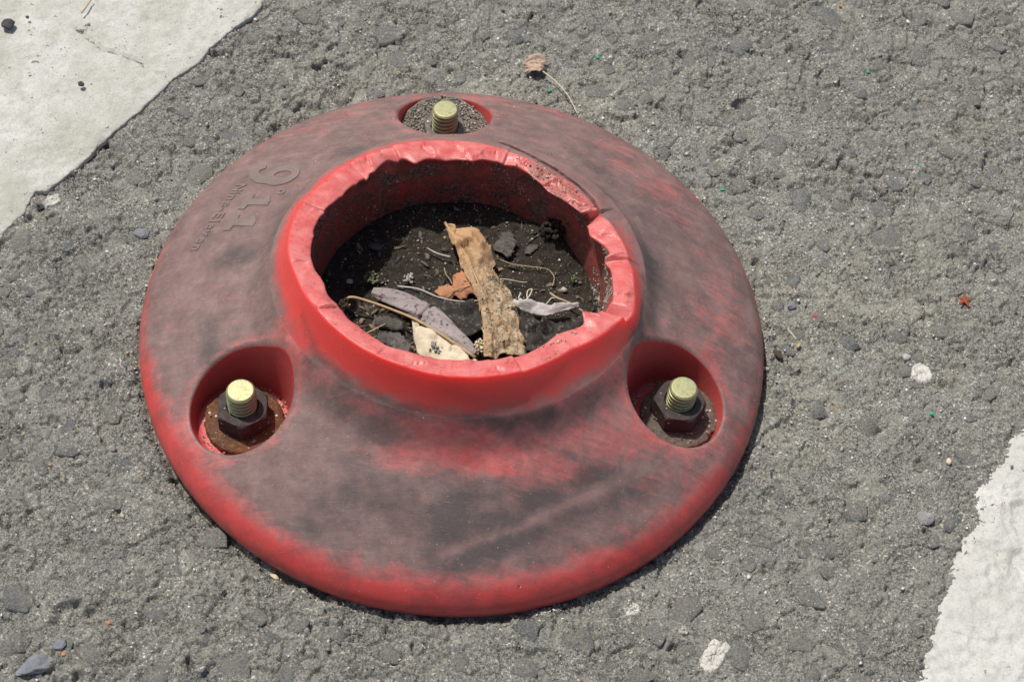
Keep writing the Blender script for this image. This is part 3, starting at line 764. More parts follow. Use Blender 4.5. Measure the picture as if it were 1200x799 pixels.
s = 0.22 + 0.75 * blob(8, -79, 9, 6, 0.4) + 0.55 * blob(22, -86, 16, 3.5, 0.55) + 0.45 * blob(-36, -86, 5, 2, -.5) + 0.60 * blob(62, 14, 6, 13, .25) + 0.45 * blob(-42, 50, 7, 5) + 0.55 * blob(-72, 3, 7, 5)
s += 0.60 * blob(-76, -30, 4, 11, .3) + 0.45 * blob(-57, 8, 5, 14) + 0.45 * blob(-44, -38, 2.5, 8, .6) + 0.35 * blob(-20, -80, 18, 9) + 0.30 * blob(70, 45, 12, 10) + 0.35 * blob(45, 52, 14, 3, -.8)
s += 0.5 * np.exp(-(d2 / 0.0014) ** 2) + 0.30 * blob(46, -62, 10, 8) + 0.3 * blob(30, -72, 12, 5) + .35 * blob(55, -12, 4, 5)
stripe, _ = pdist(BX, BY, [(6, -92), (28, -82), (52, -66), (66, -55)])
g += 0.35 * np.exp(-(stripe / 0.0022) ** 2)
s += 0.35 * np.exp(-((stripe - 0.004) / 0.003) ** 2) * (PYm < -58) - 0.4 * np.exp(-(stripe / 0.0014) ** 2)
s = np.where((zone == 0) & (hole_in < .5), s, 0.0) + np.where(zone == 1, 0.3 * np.exp(-(d2 / 0.0014) ** 2), 0)
soil = np.where(zone == 3, sstep(0.050, 0.030, BZ) * 0.3 + 0.62, 0.0)
soil = np.where((zone == 2) & (BX > 0.018) & (BX < 0.042) & (BY > 0.025), 0.55, soil)
torn = np.where(zone == 2, 1.0, 0.0)
glow_paint = np.where(zone == 1, coll, 0.0) + 0.22 * np.where(zone == 0, sstep(100.0, 104.0, rad_) * front, 0.0)  # glow of light through collar wall and front rim, painted as brighter red
fade = np.where((zone == 0) & (hole_in < .5), 1 - sstep(97.0, 103.0, rad_), 0.0)
base_me = np_mesh('shell', np.stack([BX, BY, BZ], -1).reshape(-1, 3), grid_faces(*BX.shape, wrap=True), dict(grime=g.ravel(), soot=s.ravel(), soil=soil.ravel(), torn=torn.ravel(), fade=fade.ravel(), glow_paint=glow_paint.ravel(), solid=np.where(hole_in > .5, 0.8, np.where(zone == 2, 0.8, np.where(zone == 3, 0.6, 0.0))).ravel()))
base = thing('delineator_base', (0, 0, 0), 'broken red plastic bollard base with torn collar, bolted to asphalt', 'bollard base')
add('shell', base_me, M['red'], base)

# raised lettering, tops towards the middle of the base
TO = np.array((-79.0, 40.0)); TV = np.array((-0.33, -0.944)); TU = np.array((0.944, -0.33))
def letter(polys, depth=0.4):
    """polys: closed outlines in mm (a along the line of writing, b upwards); first is the outer, others are holes"""
    cu = bpy.data.curves.new('letter', 'CURVE'); cu.dimensions = '2D'; cu.fill_mode = 'BOTH'
    for pl in polys:
        sp = cu.splines.new('POLY'); sp.points.add(len(pl) - 1)
        for q, (a, b) in enumerate(pl): sp.points[q].co = (a, b, 0, 1)
        sp.use_cyclic_u = True
    curve_letter(cu, depth, (0, 0))

def curve_letter(cu, depth, off):
    cu.extrude = 1.0; cu.bevel_depth = 0.12; cu.bevel_resolution = 1
    ob = bpy.data.objects.new('tmp', cu); COL.objects.link(ob)
    dg = bpy.context.evaluated_depsgraph_get()
    me = bpy.data.meshes.new_from_object(ob.evaluated_get(dg))
    bpy.data.objects.remove(ob)
    bm = bmesh.new(); bm.from_mesh(me)
    bmesh.ops.triangulate(bm, faces=bm.faces)
    for _ in range(3):
        lg = [e for e in bm.edges if e.calc_length() > 1.6]
        if not lg: break
        bmesh.ops.subdivide_edges(bm, edges=lg, cuts=1)
        bmesh.ops.triangulate(bm, faces=bm.faces)
    zmax = max(v.co.z for v in bm.verts)
    for v in bm.verts:
        p = TO + (v.co.x + off[0]) * TV + (v.co.y + off[1]) * TU
        zl = depth if v.co.z > 0.99 * zmax else (depth - 0.15 if v.co.z > 0 else -0.6)
        v.co = (p[0] * MM, p[1] * MM, float(dome(p[0] * MM, p[1] * MM)) + zl * MM)
    bm.to_mesh(me); bm.free()
    for q in me.polygons: q.use_smooth = False
    at = me.attributes.new('grime', 'FLOAT', 'POINT'); at.data.foreach_set('value', np.full(len(me.vertices), 1.3, np.float32))
    me.materials.clear()
    add('letter', me, M['letter'], base)

t_ = np.linspace(0, 2 * np.pi, 40, endpoint=False)
nine_out = [(-4.5 + 5.6 * math.cos(a), 13.6 + 6.2 * math.sin(a)) for a in np.linspace(-2.3, math.pi - 0.05, 26)]
nine_out += [(-10.1, 12.2), (-9.6, 9.4), (-8.2, 7.4), (-6.2, 6.6), (-4.6, 7.0), (-3.6, 7.6), (-4.4, 5.2), (-6.0, 3.4), (-7.6, 3.2), (-8.4, 4.6), (-10.0, 4.2), (-10.2, 1.8), (-8.2, 0.3), (-5.2, 0.2), (-2.2, 2.4), (0.0, 6.0), (0.9, 9.6)]
nine_out = [(-4.5 + 5.6 * math.cos(a), 13.6 + 6.2 * math.sin(a)) for a in np.linspace(-0.55, math.pi + 1.05, 30)]
nine_out += [(-5.0, 7.2), (-3.6, 7.9), (-4.4, 5.4), (-5.8, 3.6), (-7.2, 3.3), (-8.2, 4.9), (-9.9, 4.5), (-10.3, 2.2), (-8.6, 0.4), (-5.4, 0.2), (-2.4, 2.2), (-0.2, 6.0)]
nine_in = [(-4.9 + 2.0 * math.cos(a), 13.8 + 3.3 * math.sin(a)) for a in t_]
letter([nine_out, nine_in])
def serif_one(a0):
    return [(a0 - 3.6, 6.6), (a0 + 3.6, 6.6), (a0 + 3.6, 8.9), (a0 + 1.5, 9.1), (a0 + 1.5, 16.8), (a0 - 0.4, 16.8), (a0 - 3.2, 15.2), (a0 - 2.9, 13.6), (a0 - 1.5, 14.1), (a0 - 1.5, 9.1), (a0 - 3.6, 8.9)]
letter([serif_one(9.6)]); letter([serif_one(19.4)])
letter([[(4.2 + 1.3 * math.cos(a), 18.4 + 1.3 * math.sin(a)) for a in t_], [(4.2 + 0.7 * math.cos(a), 18.4 + 0.7 * math.sin(a)) for a in t_]], 0.4)
adv = 0.0
for ch, wdt in zip('Nine-Eleven', (4.2, 1.7, 3.3, 3.2, 2.2, 3.5, 1.6, 3.2, 3.1, 3.2, 3.2)):
    cu = bpy.data.curves.new('letter', 'FONT'); cu.body = ch; cu.size = 5.4; cu.offset = 0.06; cu.align_x = 'LEFT'
    curve_letter(cu, 0.34, (adv + 0.2, -1.2)); adv += wdt

# ------------------------------------------------------------------ anchor bolts
def stud_mesh(rmaj, rmin, pitch, z0, z1):
    n = 40; rows = int((z1 - z0) / pitch * 14); V = []
    for k in range(rows + 1):
        z = z0 + (z1 - z0) * k / rows
        for q in range(n):
            a = 2 * math.pi * q / n
            ph = ((z / pitch) - q / n) % 1.0
            tri = 1 - abs(2 * ph - 1)
            rr = rmin + (rmaj - rmin) * min(1, max(0, (tri - 0.22) / 0.50))
            if z > z1 - 0.0008: rr = rmaj - 0.00015 - max(0.0, (z - (z1 - 0.0006)) / 0.0006) * 0.0006
            V.append((rr * math.cos(a), rr * math.sin(a), z))
    F = grid_faces(rows + 1, n, wrap=True)
    base_i = len(V)
    for sc, dz in ((1.06, 0.00002), (0.5, 0.00004)):
        for q in range(n):
            a = 2 * math.pi * q / n; V.append((rmin * sc * math.cos(a), rmin * sc * math.sin(a), z1 + dz))
    F2 = grid_faces(3, n, wrap=True) + rows * n
    V.append((0, 0, z1 + 0.00004)); c = len(V) - 1
    last = base_i + n
    F3 = np.array([(last + q, last + (q + 1) % n, c, c) for q in range(n)])
    me = bpy.data.meshes.new('stud')
    me.from_pydata(V, [], [tuple(f) for f in F] + [tuple(f) for f in F2] + [tuple(f[:3]) for f in F3]); me.update()
    for q, p in enumerate(me.polygons): p.use_smooth = q < len(F)
    return me

def nut_mesh(rc, rh, z0, z1):
    V, F = [], []
    n = 48
    ring = []
    fl = rc * math.cos(math.pi / 6)
    for z, ins in ((z0, .93), (z0 + .0006, 1.0), (z1 - .0014, 1.0), (z1 - .0006, 0.985), (z1, 0.90)):
        for q in range(n):
            a = 2 * math.pi * q / n
            hexr = fl / math.cos(((a + math.pi / 6) % (math.pi / 3)) - math.pi / 6)
            lim = rc * (1.02 if ins == 1.0 else ins * 0.985)
            V.append((min(hexr, lim) * math.cos(a), min(hexr, lim) * math.sin(a), z))
    for q in range(n):
        a = 2 * math.pi * q / n; V.append((rh * math.cos(a), rh * math.sin(a), z1))
    for q in range(n):
        a = 2 * math.pi * q / n; V.append((rh * math.cos(a), rh * math.sin(a), z1 - .002))
    me = bpy.data.meshes.new('nut'); me.from_pydata(V, [], [tuple(f) for f in grid_faces(7, n, wrap=True)]); me.update()
    return me

def washer_mesh(ri_, ro_, z0, z1, seed):
    n = 72; V = []
    r_ = np.random.default_rng(seed)
    jag = [1 + 0.02 * r_.normal() for _ in range(n)]
    for rr, z in ((ro_ - .0003, z0), (ro_, z0 + .0004), (ro_, z1 - .0004), (ro_ - .0005, z1), ((ro_ + ri_) / 2, z1 + .0002), (ri_, z1)):
        for q in range(n):
            a = 2 * math.pi * q / n; V.append((rr * jag[q] * math.cos(a), rr * jag[q] * math.sin(a), z))
    me = bpy.data.meshes.new('washer'); me.from_pydata(V, [], [tuple(f) for f in grid_faces(6, n, wrap=True)]); me.update()
    for p in me.polygons: p.use_smooth = True
    return me

BOLTS = [((-13.1, 79.0), 'zinc bolt with dusty grey nut sunk in sand in the far hole', M['greynut'], M['drust'], 0.3, 0.0252, (-0.03, 0.03)),
         ((-62.6, -48.0), 'zinc bolt with dark nut on an orange rusty washer', M['nut'], M['rust'], 0.15, 0.0262, (-0.03, 0.0)),
         ((75.6, -27.0), 'zinc bolt with brown nut on a dusty brown washer', M['nut'], M['drust'], 0.55, 0.0250, (0.02, 0.02))]
for k, ((bx, by), lab, mn, mw, ra, ztop, lean) in enumerate(BOLTS):
    b = thing('anchor_bolt', (bx * MM, by * MM, ZF), lab, 'bolt', 'anchor bolts of the red base')
    add('washer', washer_mesh(0.0055, 0.0126, 0.0002, 0.0024, k), mw, b, (0.0008 * (k - 1), -0.0004, 0), (0.03 * (k - 1), 0.02, 0))
    add('nut', nut_mesh(0.0088 if k else 0.0080, 0.0051, 0.0024, 0.0100 if k else 0.0088), mn, b, (0, 0, 0), (0, 0, ra))
    st = add('stud', stud_mesh(0.00472, 0.00340, 0.00185, -0.003, ztop - ZF), M['zinc'], b, (0, 0, 0), (lean[0], lean[1], ra * 3))

# ------------------------------------------------------------------ grains (sand and grit)
OCT_F = np.array([(0, 2, 4), (2, 1, 4), (1, 3, 4), (3, 0, 4), (2, 0, 5), (1, 2, 5), (3, 1, 5), (0, 3, 5)])
OCT_V = np.array([(1, 0, 0), (-1, 0, 0), (0, 1, 0), (0, -1, 0), (0, 0, 1), (0, 0, -1)], float)
PAL = np.array([(0.62, 0.60, 0.54), (0.50, 0.46, 0.38), (0.42, 0.38, 0.30), (0.30, 0.28, 0.25), (0.20, 0.19, 0.18), (0.09, 0.085, 0.08), (0.72, 0.71, 0.68), (0.46, 0.33, 0.18)])
def grains(name, pos, size, pal_w, label, parent=None, flat=0.8):
    n = len(pos)
    jit = OCT_V[None] * rng.uniform(0.65, 1.25, (n, 6, 1)) + rng.normal(0, 0.16, (n, 6, 3))
    ax = rng.uniform(0.6, 1.1, (n, 1, 3)); jit = jit * ax
    a, b = rng.uniform(0, 6.28, n), rng.uniform(0, 6.28, n)
    ca, sa, cb, sb = np.cos(a), np.sin(a), np.cos(b), np.sin(b)
    x, y, z = jit[..., 0], jit[..., 1], jit[..., 2]
    y, z = y * cb[:, None] - z * sb[:, None], y * sb[:, None] + z * cb[:, None]
    x, y = x * ca[:, None] - y * sa[:, None], x * sa[:, None] + y * ca[:, None]
    V = np.stack([x, y, z * flat], -1) * size[:, None, None] + pos[:, None, :]
    F = (OCT_F[None] + (np.arange(n) * 6)[:, None, None]).reshape(-1, 3)
    pw = np.array(pal_w, float); pw /= pw.sum()
    c = PAL[rng.choice(len(PAL), n, p=pw)] * rng.uniform(0.8, 1.15, (n, 1))
    tint = np.repeat(np.concatenate([c, np.ones((n, 1))], 1), 6, 0)
    me = np_mesh(name, V.reshape(-1, 3), F, dict(tint=tint), smooth=False)
    o = add(name, me, M['grain'], parent)
    return tag(o, label, None, None, 'stuff')

# loose sand over the road, thick along the sheltered side of the base
P = []
n_all = 95000
qx, qy = rng.uniform(-0.22, 0.24, n_all), rng.uniform(-0.17, 0.225, n_all)
ii = np.clip(((qx - X0) / STEP).astype(int), 0, len(dx) - 1); jj = np.clip(((qy - Y0) / STEP).astype(int), 0, len(dy) - 1)
dd = DUST[NG:-NG, NG:-NG][jj, ii]; hh = H[NG:-NG, NG:-NG][jj, ii]
keep = rng.random(n_all) < (0.20 + 0.75 * dd) * np.where(fbm(qx, qy, 0.012, 3, 88) > -0.05, 1.0, 0.35)
rq = np.hypot(qx, qy)
mark = np.array([in_marking(x, y, 0.0) for x, y in zip(qx, qy)])
keep &= (rq > 0.1055) & (~mark | (rng.random(n_all) < 0.05))
qx, qy, hh, mark = qx[keep], qy[keep], hh[keep], mark[keep]
sz = np.clip(rng.lognormal(math.log(0.30), 0.50, len(qx)), 0.14, 1.25) * MM
qz = np.where(mark, 0.0022, hh * MM) + sz * 0.20
grains('sand', np.stack([qx, qy, qz], -1), sz, (3.4, 2.6, 2.4, 2.6, 2.4, 1.6, 2.6, 0.5), 'loose pale sand grains scattered over the asphalt')

# grit packed into the joint between base and road
ra_ = rng.uniform(0, 2 * np.pi, 5200); rr_ = 0.1047 + np.abs(rng.normal(0, 0.0024, 5200))
rk = rng.random(5200) < np.clip(0.35 + 0.9 * fbm(np.cos(ra_), np.sin(ra_), 0.3, 3, 97), 0.08, 1)
ra_, rr_ = ra_[rk], rr_[rk]
jx_, jy_ = rr_ * np.cos(ra_), rr_ * np.sin(ra_)
sz = np.clip(rng.lognormal(math.log(0.30), 0.5, len(ra_)), 0.12, 1.1) * MM
grains('grit', np.stack([jx_, jy_, hz(jx_, jy_) + sz * 0.4], -1), sz, (1.2, 2.0, 2.6, 3.0, 3.0, 2.6, 0.9, 0.8), 'sand and grit packed along the rim of the red base')

# sand heaped in the far hole, a ring of it in the others
def heap(name, hx, hy, R_, z0, zc, label, dens):
    n = 44; m = 20; V = []
    for k in range(m + 1):
        rr = R_ * k / m
        for q in range(n):
            a = 2 * math.pi * q / n
            x, y = hx + rr * math.cos(a), hy + rr * math.sin(a)
            V.append((x, y, z0 + (zc - z0) * (1 - (k / m) ** 2) + 0.0008 * float(fbm(np.array(x), np.array(y), 0.004, 3, 14))))
    V = np.array(V)
    idx = rng.choice(len(V), dens); pos = V[idx] + rng.normal(0, 0.0003, (dens, 3))
    sz = np.clip(rng.lognormal(math.log(0.34), 0.35, dens), 0.18, 0.9) * MM
    o = grains(name, pos, sz, (4, 4, 4, 2.5, 1.2, 1.0, 1.5, 0.8), label)
    return o
def ring_grains(hx, hy, r0_, r1_, z, n, a0, a1):
    a = rng.uniform(a0, a1, n); r = rng.uniform(r0_, r1_, n) 
    return np.stack([hx + r * np.cos(a), hy + r * np.sin(a), z + rng.uniform(0, 0.0007, n)], -1)
bn, bm_ = 60, 16
ba, br = np.meshgrid(np.linspace(0, 2 * np.pi, bn, endpoint=False), np.linspace(0.0055, 0.0160, bm_))
bx_, by_ = HOLES[0][0] + br * np.cos(ba), HOLES[0][1] + br * np.sin(ba)
bz_ = 0.0149 + 0.0014 * fbm(br * np.cos(ba), br * np.sin(ba), 0.006, 2, 2) + 0.0004 * fbm(bx_, by_, 0.0012, 2, 4)
bt = np.repeat(np.array([[0.165, 0.142, 0.108, 1.0]]), bn * bm_, 0); bt[:, :3] *= (1 + 0.5 * fbm(bx_, by_, 0.0012, 3, 9)).reshape(-1, 1)
tag(add('sand', np_mesh('sand', np.stack([bx_, by_, bz_], -1).reshape(-1, 3), grid_faces(bm_, bn, wrap=True), dict(tint=bt)), M['grain']), 'bed of fine sand filling the far bolt hole of the base', None, None, 'stuff')
pos = np.concatenate([
    np.stack([HOLES[0][0] + (rr := np.sqrt(rng.random(4600)) * 0.0155) * np.cos(aa := rng.uniform(0, 6.28, 4600)), HOLES[0][1] + rr * np.sin(aa), 0.0150 + 0.0014 * fbm(rr * np.cos(aa), rr * np.sin(aa), 0.006, 2, 2) + rng.uniform(0, 0.0006, 4600)], -1),
    ring_grains(HOLES[2][0], HOLES[2][1], 0.0118, 0.0151, 0.0086, 650, 0, 6.28), ring_grains(HOLES[2][0] + .002, HOLES[2][1] + .001, 0.0055, 0.0125, 0.0110, 90, 0, 6.28),
    ring_grains(HOLES[1][0], HOLES[1][1], 0.0122, 0.0150, 0.0086, 150, 0.0, 1.4), ring_grains(HOLES[1][0], HOLES[1][1], 0.0122, 0.0150, 0.0086, 70, 3.6, 5.2), ring_grains(HOLES[1][0], HOLES[1][1], 0.006, 0.0125, 0.0109, 45, 0, 6.28)])
sz = np.clip(rng.lognormal(math.log(0.25), 0.45, len(pos)), 0.12, 0.95) * MM
grains('sand', pos, sz, (1.0, 2.2, 3.4, 4, 3.6, 3.0, 0.4, 1.0), 'sand and grit gathered around the bolts inside the base holes')

# specks of dust lying on the base, grit on the torn edge and inner wall
dv = np.stack([BX, BY, BZ], -1).reshape(-1, 3); zf = zone.ravel(); hi = hole_in.ravel()
top_i = np.where((zf == 0) & (hi < .5) & (dv[:, 2] > 0.008))[0]
i1 = rng.choice(top_i, 620)
edge_i = np.where((zf == 2) & (dv[:, 0] > 0.014) & (dv[:, 0] < 0.036) & (dv[:, 1] > 0.034))[0]; i2 = rng.choice(edge_i, 170)
e3 = np.where((zf == 2) & (np.abs(dv[:, 0] - 0.036) < 0.010) & (dv[:, 1] < -0.012) & (dv[:, 1] > -0.045))[0]; i3 = rng.choice(e3, 60)
cl = fbm(dv[:, 0] + dv[:, 2], dv[:, 1] - dv[:, 2] * 0.7, 0.009, 3, 19) > 0.12
wall_i = np.where((zf == 3) & cl & (dv[:, 1] > -0.01) & (dv[:, 2] > 0.012))[0]; i4 = rng.choice(wall_i, 1500)
w5 = np.where((zf == 3) & cl & (dv[:, 0] > 0.036) & (np.abs(dv[:, 1] - 0.012) < 0.02) & (dv[:, 2] > 0.012))[0]; i5 = rng.choice(w5, 1100)
pos = dv[np.concatenate([i1, i2, i3, i4, i5])]
pos[len(i1):] += rng.normal(0, 0.00035, (len(pos) - len(i1), 3))
sz = np.concatenate([np.clip(rng.lognormal(math.log(0.14), 0.4, len(i1)), .08, .4), np.clip(rng.lognormal(math.log(0.30), 0.35, len(i2) + len(i3)), .15, .8), np.clip(rng.lognormal(math.log(0.26), 0.4, len(i4) + len(i5)), .12, .8)]) * MM
grains('grit', pos, sz, (1, 2.4, 3.6, 3, 2.4, 2.0, 0.4, 1.4), 'fine pale grit stuck on the red base and its torn collar')

# ------------------------------------------------------------------ soil in the socket
n = 190
gx = np.linspace(-0.0495, 0.0495, n); SX, SY = np.meshgrid(gx, gx)
def soilz(x, y):
    z = 0.0132 + 0.0011 * fbm(x, y, 0.020, 3, 41) + 0.0010 * fbm(x, y, 0.006, 3, 43) + 0.0004 * fbm(x, y, 0.0018, 2, 45)
    z = z - 0.0030 * np.exp(-((x + 0.040) / 0.016) ** 2 - ((y - 0.004) / 0.02) ** 2)
    z = z + 0.0050 * np.exp(-((x - 0.030) / 0.006) ** 2 - ((y - 0.036) / 0.006) ** 2)
    z = z - 0.0035 * np.exp(-((x - 0.006) / 0.02) ** 2 - ((y + 0.006) / 0.006) ** 2)
    return z
SZ = soilz(SX, SY)
F = grid_faces(n, n); rr = np.hypot(SX, SY).ravel()
F = F[rr[F].max(1) < 0.0495]
sm = np_mesh('soil', np.stack([SX, SY, SZ], -1).reshape(-1, 3), F)
tag(add('soil', sm, M['soil']), 'dark damp soil filling the socket of the red base', None, None, 'stuff')
k = 5200
a = rng.uniform(0, 6.28, k); r = np.sqrt(rng.random(k)) * 0.0475
px, py = r * np.cos(a), r * np.sin(a)
sz = np.clip(rng.lognormal(math.log(0.22), 0.5, k), 0.1, 1.0) * MM
grains('grit', np.stack([px, py, soilz(px, py) + sz * .3], -1), sz, (0.25, 0.4, 0.6, 1, 2, 7, 0.35, 0.6), 'dark crumbs and pale grit on the soil inside the socket')

# ------------------------------------------------------------------ leaves
def ribbon(Lp, Rp, arch, nu=46, nv=13, rough=0.0006, jag=0.0005, seed=0, thick=0.0003, grit=None, crumple=0.0):
    """leaf blade between two long edges given in mm (x, y, z)"""
    Lp = np.array(Lp, float) * MM; Rp = np.array(Rp, float) * MM
    def res(P):
        s = np.concatenate([[0], np.cumsum(np.linalg.norm(np.diff(P, axis=0), axis=1))]); s /= s[-1]
        u = np.linspace(0, 1, nu); return np.stack([np.interp(u, s, P[:, c]) for c in range(3)], -1)
    Lr, Rr_ = res(Lp), res(Rp)
    for q in range(2):
        Lr[1:-1] = (Lr[:-2] + 2 * Lr[1:-1] + Lr[2:]) / 4; Rr_[1:-1] = (Rr_[:-2] + 2 * Rr_[1:-1] + Rr_[2:]) / 4
    r_ = np.random.default_rng(seed)
    v = np.linspace(0, 1, nv)
    G = Lr[:, None] * (1 - v)[None, :, None] + Rr_[:, None] * v[None, :, None]
    wdt = np.linalg.norm(Rr_ - Lr, axis=1)
    ar = np.array([arch(t) for t in v])
    G[..., 2] += ar[None] * wdt[:, None]
    U = np.linspace(0, 1, nu)[:, None] + 0 * v[None]
    Vv = v[None] + 0 * U
    G[..., 2] += rough * (fbm(U * 0.06, Vv * 0.02 + seed, 0.012, 3, seed))
    across = (Rr_ - Lr) / np.maximum(wdt, 1e-6)[:, None]
    for col_, sg in ((0, -1), (nv - 1, 1)):
        j = fbm(np.linspace(0, 1, nu) * 0.05, np.zeros(nu) + sg, 0.005, 3, seed + 7) * jag
        G[:, col_] += across * (sg * j)[:, None]
    if crumple:
        fz, _ = facets(G[..., 0], G[..., 1], 0.0062, 500 + seed, 0.35, 0.25, 0.0)
        G[..., 2] += crumple * fz * MM
    V = G.reshape(-1, 3)
    at = {}
    at['grit'] = (np.array([[grit(uu, vv_) for vv_ in v] for uu in np.linspace(0, 1, nu)]).ravel() if grit else np.zeros(len(V)))
    me = np_mesh('blade', V, grid_faces(nu, nv), at)
    return me, thick

def leaf(name, lab, mat, args, kw, rib=None, cat='leaf', group='litter in the socket'):
    me, tk = ribbon(*args, **kw)
    if rib is None:
        o = tag(add(name, me, mat), lab, cat, group); bl = o
    else:
        c = np.array(args[0]).mean(0) * MM
        o = thing(name, tuple(c), lab, cat, group)
        bl = add('blade', me, mat, o, tuple(-c))
        rb = add(rib[0], tube(rib[1], rib[2], rib[3]), rib[4], o, tuple(-c))
    md = bl.modifiers.new('thickness', 'SOLIDIFY'); md.thickness = tk; md.offset = 0
    return o

def tube(pts, r0, r1, n=8, sub=5):
    P = np.array(pts, float) * MM
    t = np.linspace(0, len(P) - 1, (len(P) - 1) * sub + 1)
    Q = np.stack([np.interp(t, np.arange(len(P)), P[:, c]) for c in range(3)], -1)
    for _ in range(3):
        Q[1:-1] = (Q[:-2] + 2 * Q[1:-1] + Q[2:]) / 4
    V = []
    for k, c in enumerate(Q):
        d = Vector(Q[min(k + 1, len(Q) - 1)] - Q[max(k - 1, 0)]).normalized()
        a = d.cross(Vector((0.3, 0.2, 1))).normalized(); b = d.cross(a)
        rr = (r0 + (r1 - r0) * k / (len(Q) - 1)) * MM
        for q in range(n):
            an = 2 * math.pi * q / n
            V.append(tuple(Vector(c) + a * rr * math.cos(an) + b * rr * math.sin(an)))
    F = [tuple(f) for f in grid_faces(len(Q), n, wrap=True)] + [tuple(range(n)), tuple(range((len(Q) - 1) * n, len(Q) * n))]
    me = bpy.data.meshes.new('stalk'); me.from_pydata(V, [], F); me.update()
    for p in me.polygons: p.use_smooth = True
    return me

# crumpled tan leaf caked with sand
leaf('dry_leaf', 'large crumpled tan leaf caked with sand, standing across the socket soil', M['tan'],
     ([(-7.3, 32.6, 17), (-5.4, 27, 18.5), (-3.1, 22.6, 19), (2.3, 12.6, 18), (6.9, 3.0, 18.5), (9.4, -7.2, 18), (11.2, -19, 16.5)],
      [(-6.0, 33.0, 17.4), (1.0, 31.5, 20), (6.2, 27.2, 20), (11.4, 18.9, 18.5), (9.9, 17.0, 19), (16.8, 9.2, 19), (20.0, 2.0, 18.5), (21.5, -6, 18), (24.5, -16.5, 16)],
      lambda t: 0.16 * math.sin(math.pi * t) - 0.16 * math.exp(-((t - 0.28) / 0.07) ** 2)),
     dict(nu=110, nv=40, rough=0.0024, jag=0.0016, seed=3, crumple=0.8, thick=0.0004, grit=lambda u, v: float(sstep(0.24, 0.5, u)) * (0.95 if v > 0.15 else 0.5)),
     rib=('midrib', [(-7.8, 34.2, 18.2), (-5.0, 29.5, 18.9), (-1.0, 23.5, 19.6), (4.2, 14.0, 19.2), (8.6, 4, 19.6)], 0.55, 0.25, M['rib']))
lv = bpy.data.objects['dry_leaf'].children[0].data
lc = np.empty(len(lv.vertices) * 3, np.float32); lv.vertices.foreach_get('co', lc); lc = lc.reshape(-1, 3)
pick = rng.choice(np.where(lc[:, 1] < 0.017)[0], 620)
pick = pick[fbm(lc[pick, 0], lc[pick, 1], 0.006, 3, 66) > -0.12]
sz = np.clip(rng.lognormal(math.log(0.24), 0.45, len(pick)), 0.12, 0.8) * MM
grains('grit', lc[pick] + rng.normal(0, 0.0003, (len(pick), 3)) + (0, 0, 0.0003), sz, (0.5, 2.0, 3.5, 2, 1.5, 1.5, 0.2, 2.5), 'tan sand caked on the lower half of the large tan leaf')
# rolled lavender-grey leaf
V = []; nu, nvv = 120, 24
sp = smooth_curve(np.array([(-28.5, 3.6), (-18.6, 0.4), (-9.5, -4.2), (-0.3, -10.9), (8.4, -17.2)]), nu)
for k in range(nu):
    u = k / (nu - 1); c = sp[k]; dsp = sp[min(k + 1, nu - 1)] - sp[max(k - 1, 0)]; dsp = dsp / np.hypot(*dsp); nn_ = np.array((-dsp[1], dsp[0]))
    R_ = 3.9 * (math.sin(math.pi * (0.10 + 0.86 * u)) ** 0.75) + 0.25
    if u < 0.06: R_ *= 0.75 + 4 * u
    gap = 1.7 * math.exp(-((u - 0.47) / 0.011) ** 2)
    for q in range(nvv):
        a = -0.5 + 4.6 * q / (nvv - 1)
        rr = (R_ - gap) * (1 + 0.10 * math.sin(3 * u * 6 + q)) * (1 - 0.15 * q / nvv)
        o_ = math.cos(a) * rr
        V.append(((c[0] + nn_[0] * o_) * MM, (c[1] + nn_[1] * o_) * MM, (16.0 + 1.2 * u + 0.62 * math.sin(a) * rr + 0.35 * float(fbm(np.array(u), np.array(q / nvv), 0.25, 2, 6))) * MM))
me = np_mesh('rolled_leaf', np.array(V), grid_faces(nu, nvv))
o = tag(add('rolled_leaf', me, M['lav']), 'rolled lavender-grey dead leaf split across its middle', 'leaf', 'litter in the socket')
md = o.modifiers.new('thickness', 'SOLIDIFY'); md.thickness = 0.0004
# cream leaf with long midrib
leaf('dry_leaf', 'cream leaf with a long brown midrib beside the rolled grey leaf', M['cream'],
     ([(-14.0, -7.8, 19.2), (-8.0, -11.0, 19.2), (-2.7, -13.8, 19), (3, -17.0, 18.5), (9.0, -21.0, 18)],
      [(-12.6, -13.0, 16.4), (-10.5, -19.5, 15.8), (-4.0, -24.5, 15.8), (2.0, -26.0, 15.8), (9.5, -24.0, 16)],
      lambda t: 0.10 * math.sin(math.pi * t)), dict(seed=12, rough=0.0012, jag=0.0014, crumple=0.35),
     rib=('midrib', [(-39.5, -4.6, 15.2), (-36.5, -2.6, 19), (-33.8, -2.2, 19.6), (-25, -4.1, 19.3), (-13.2, -8.0, 19.6), (-2.7, -13.6, 19.5), (8.4, -20, 18.6)], 0.42, 0.5, M['rib']))
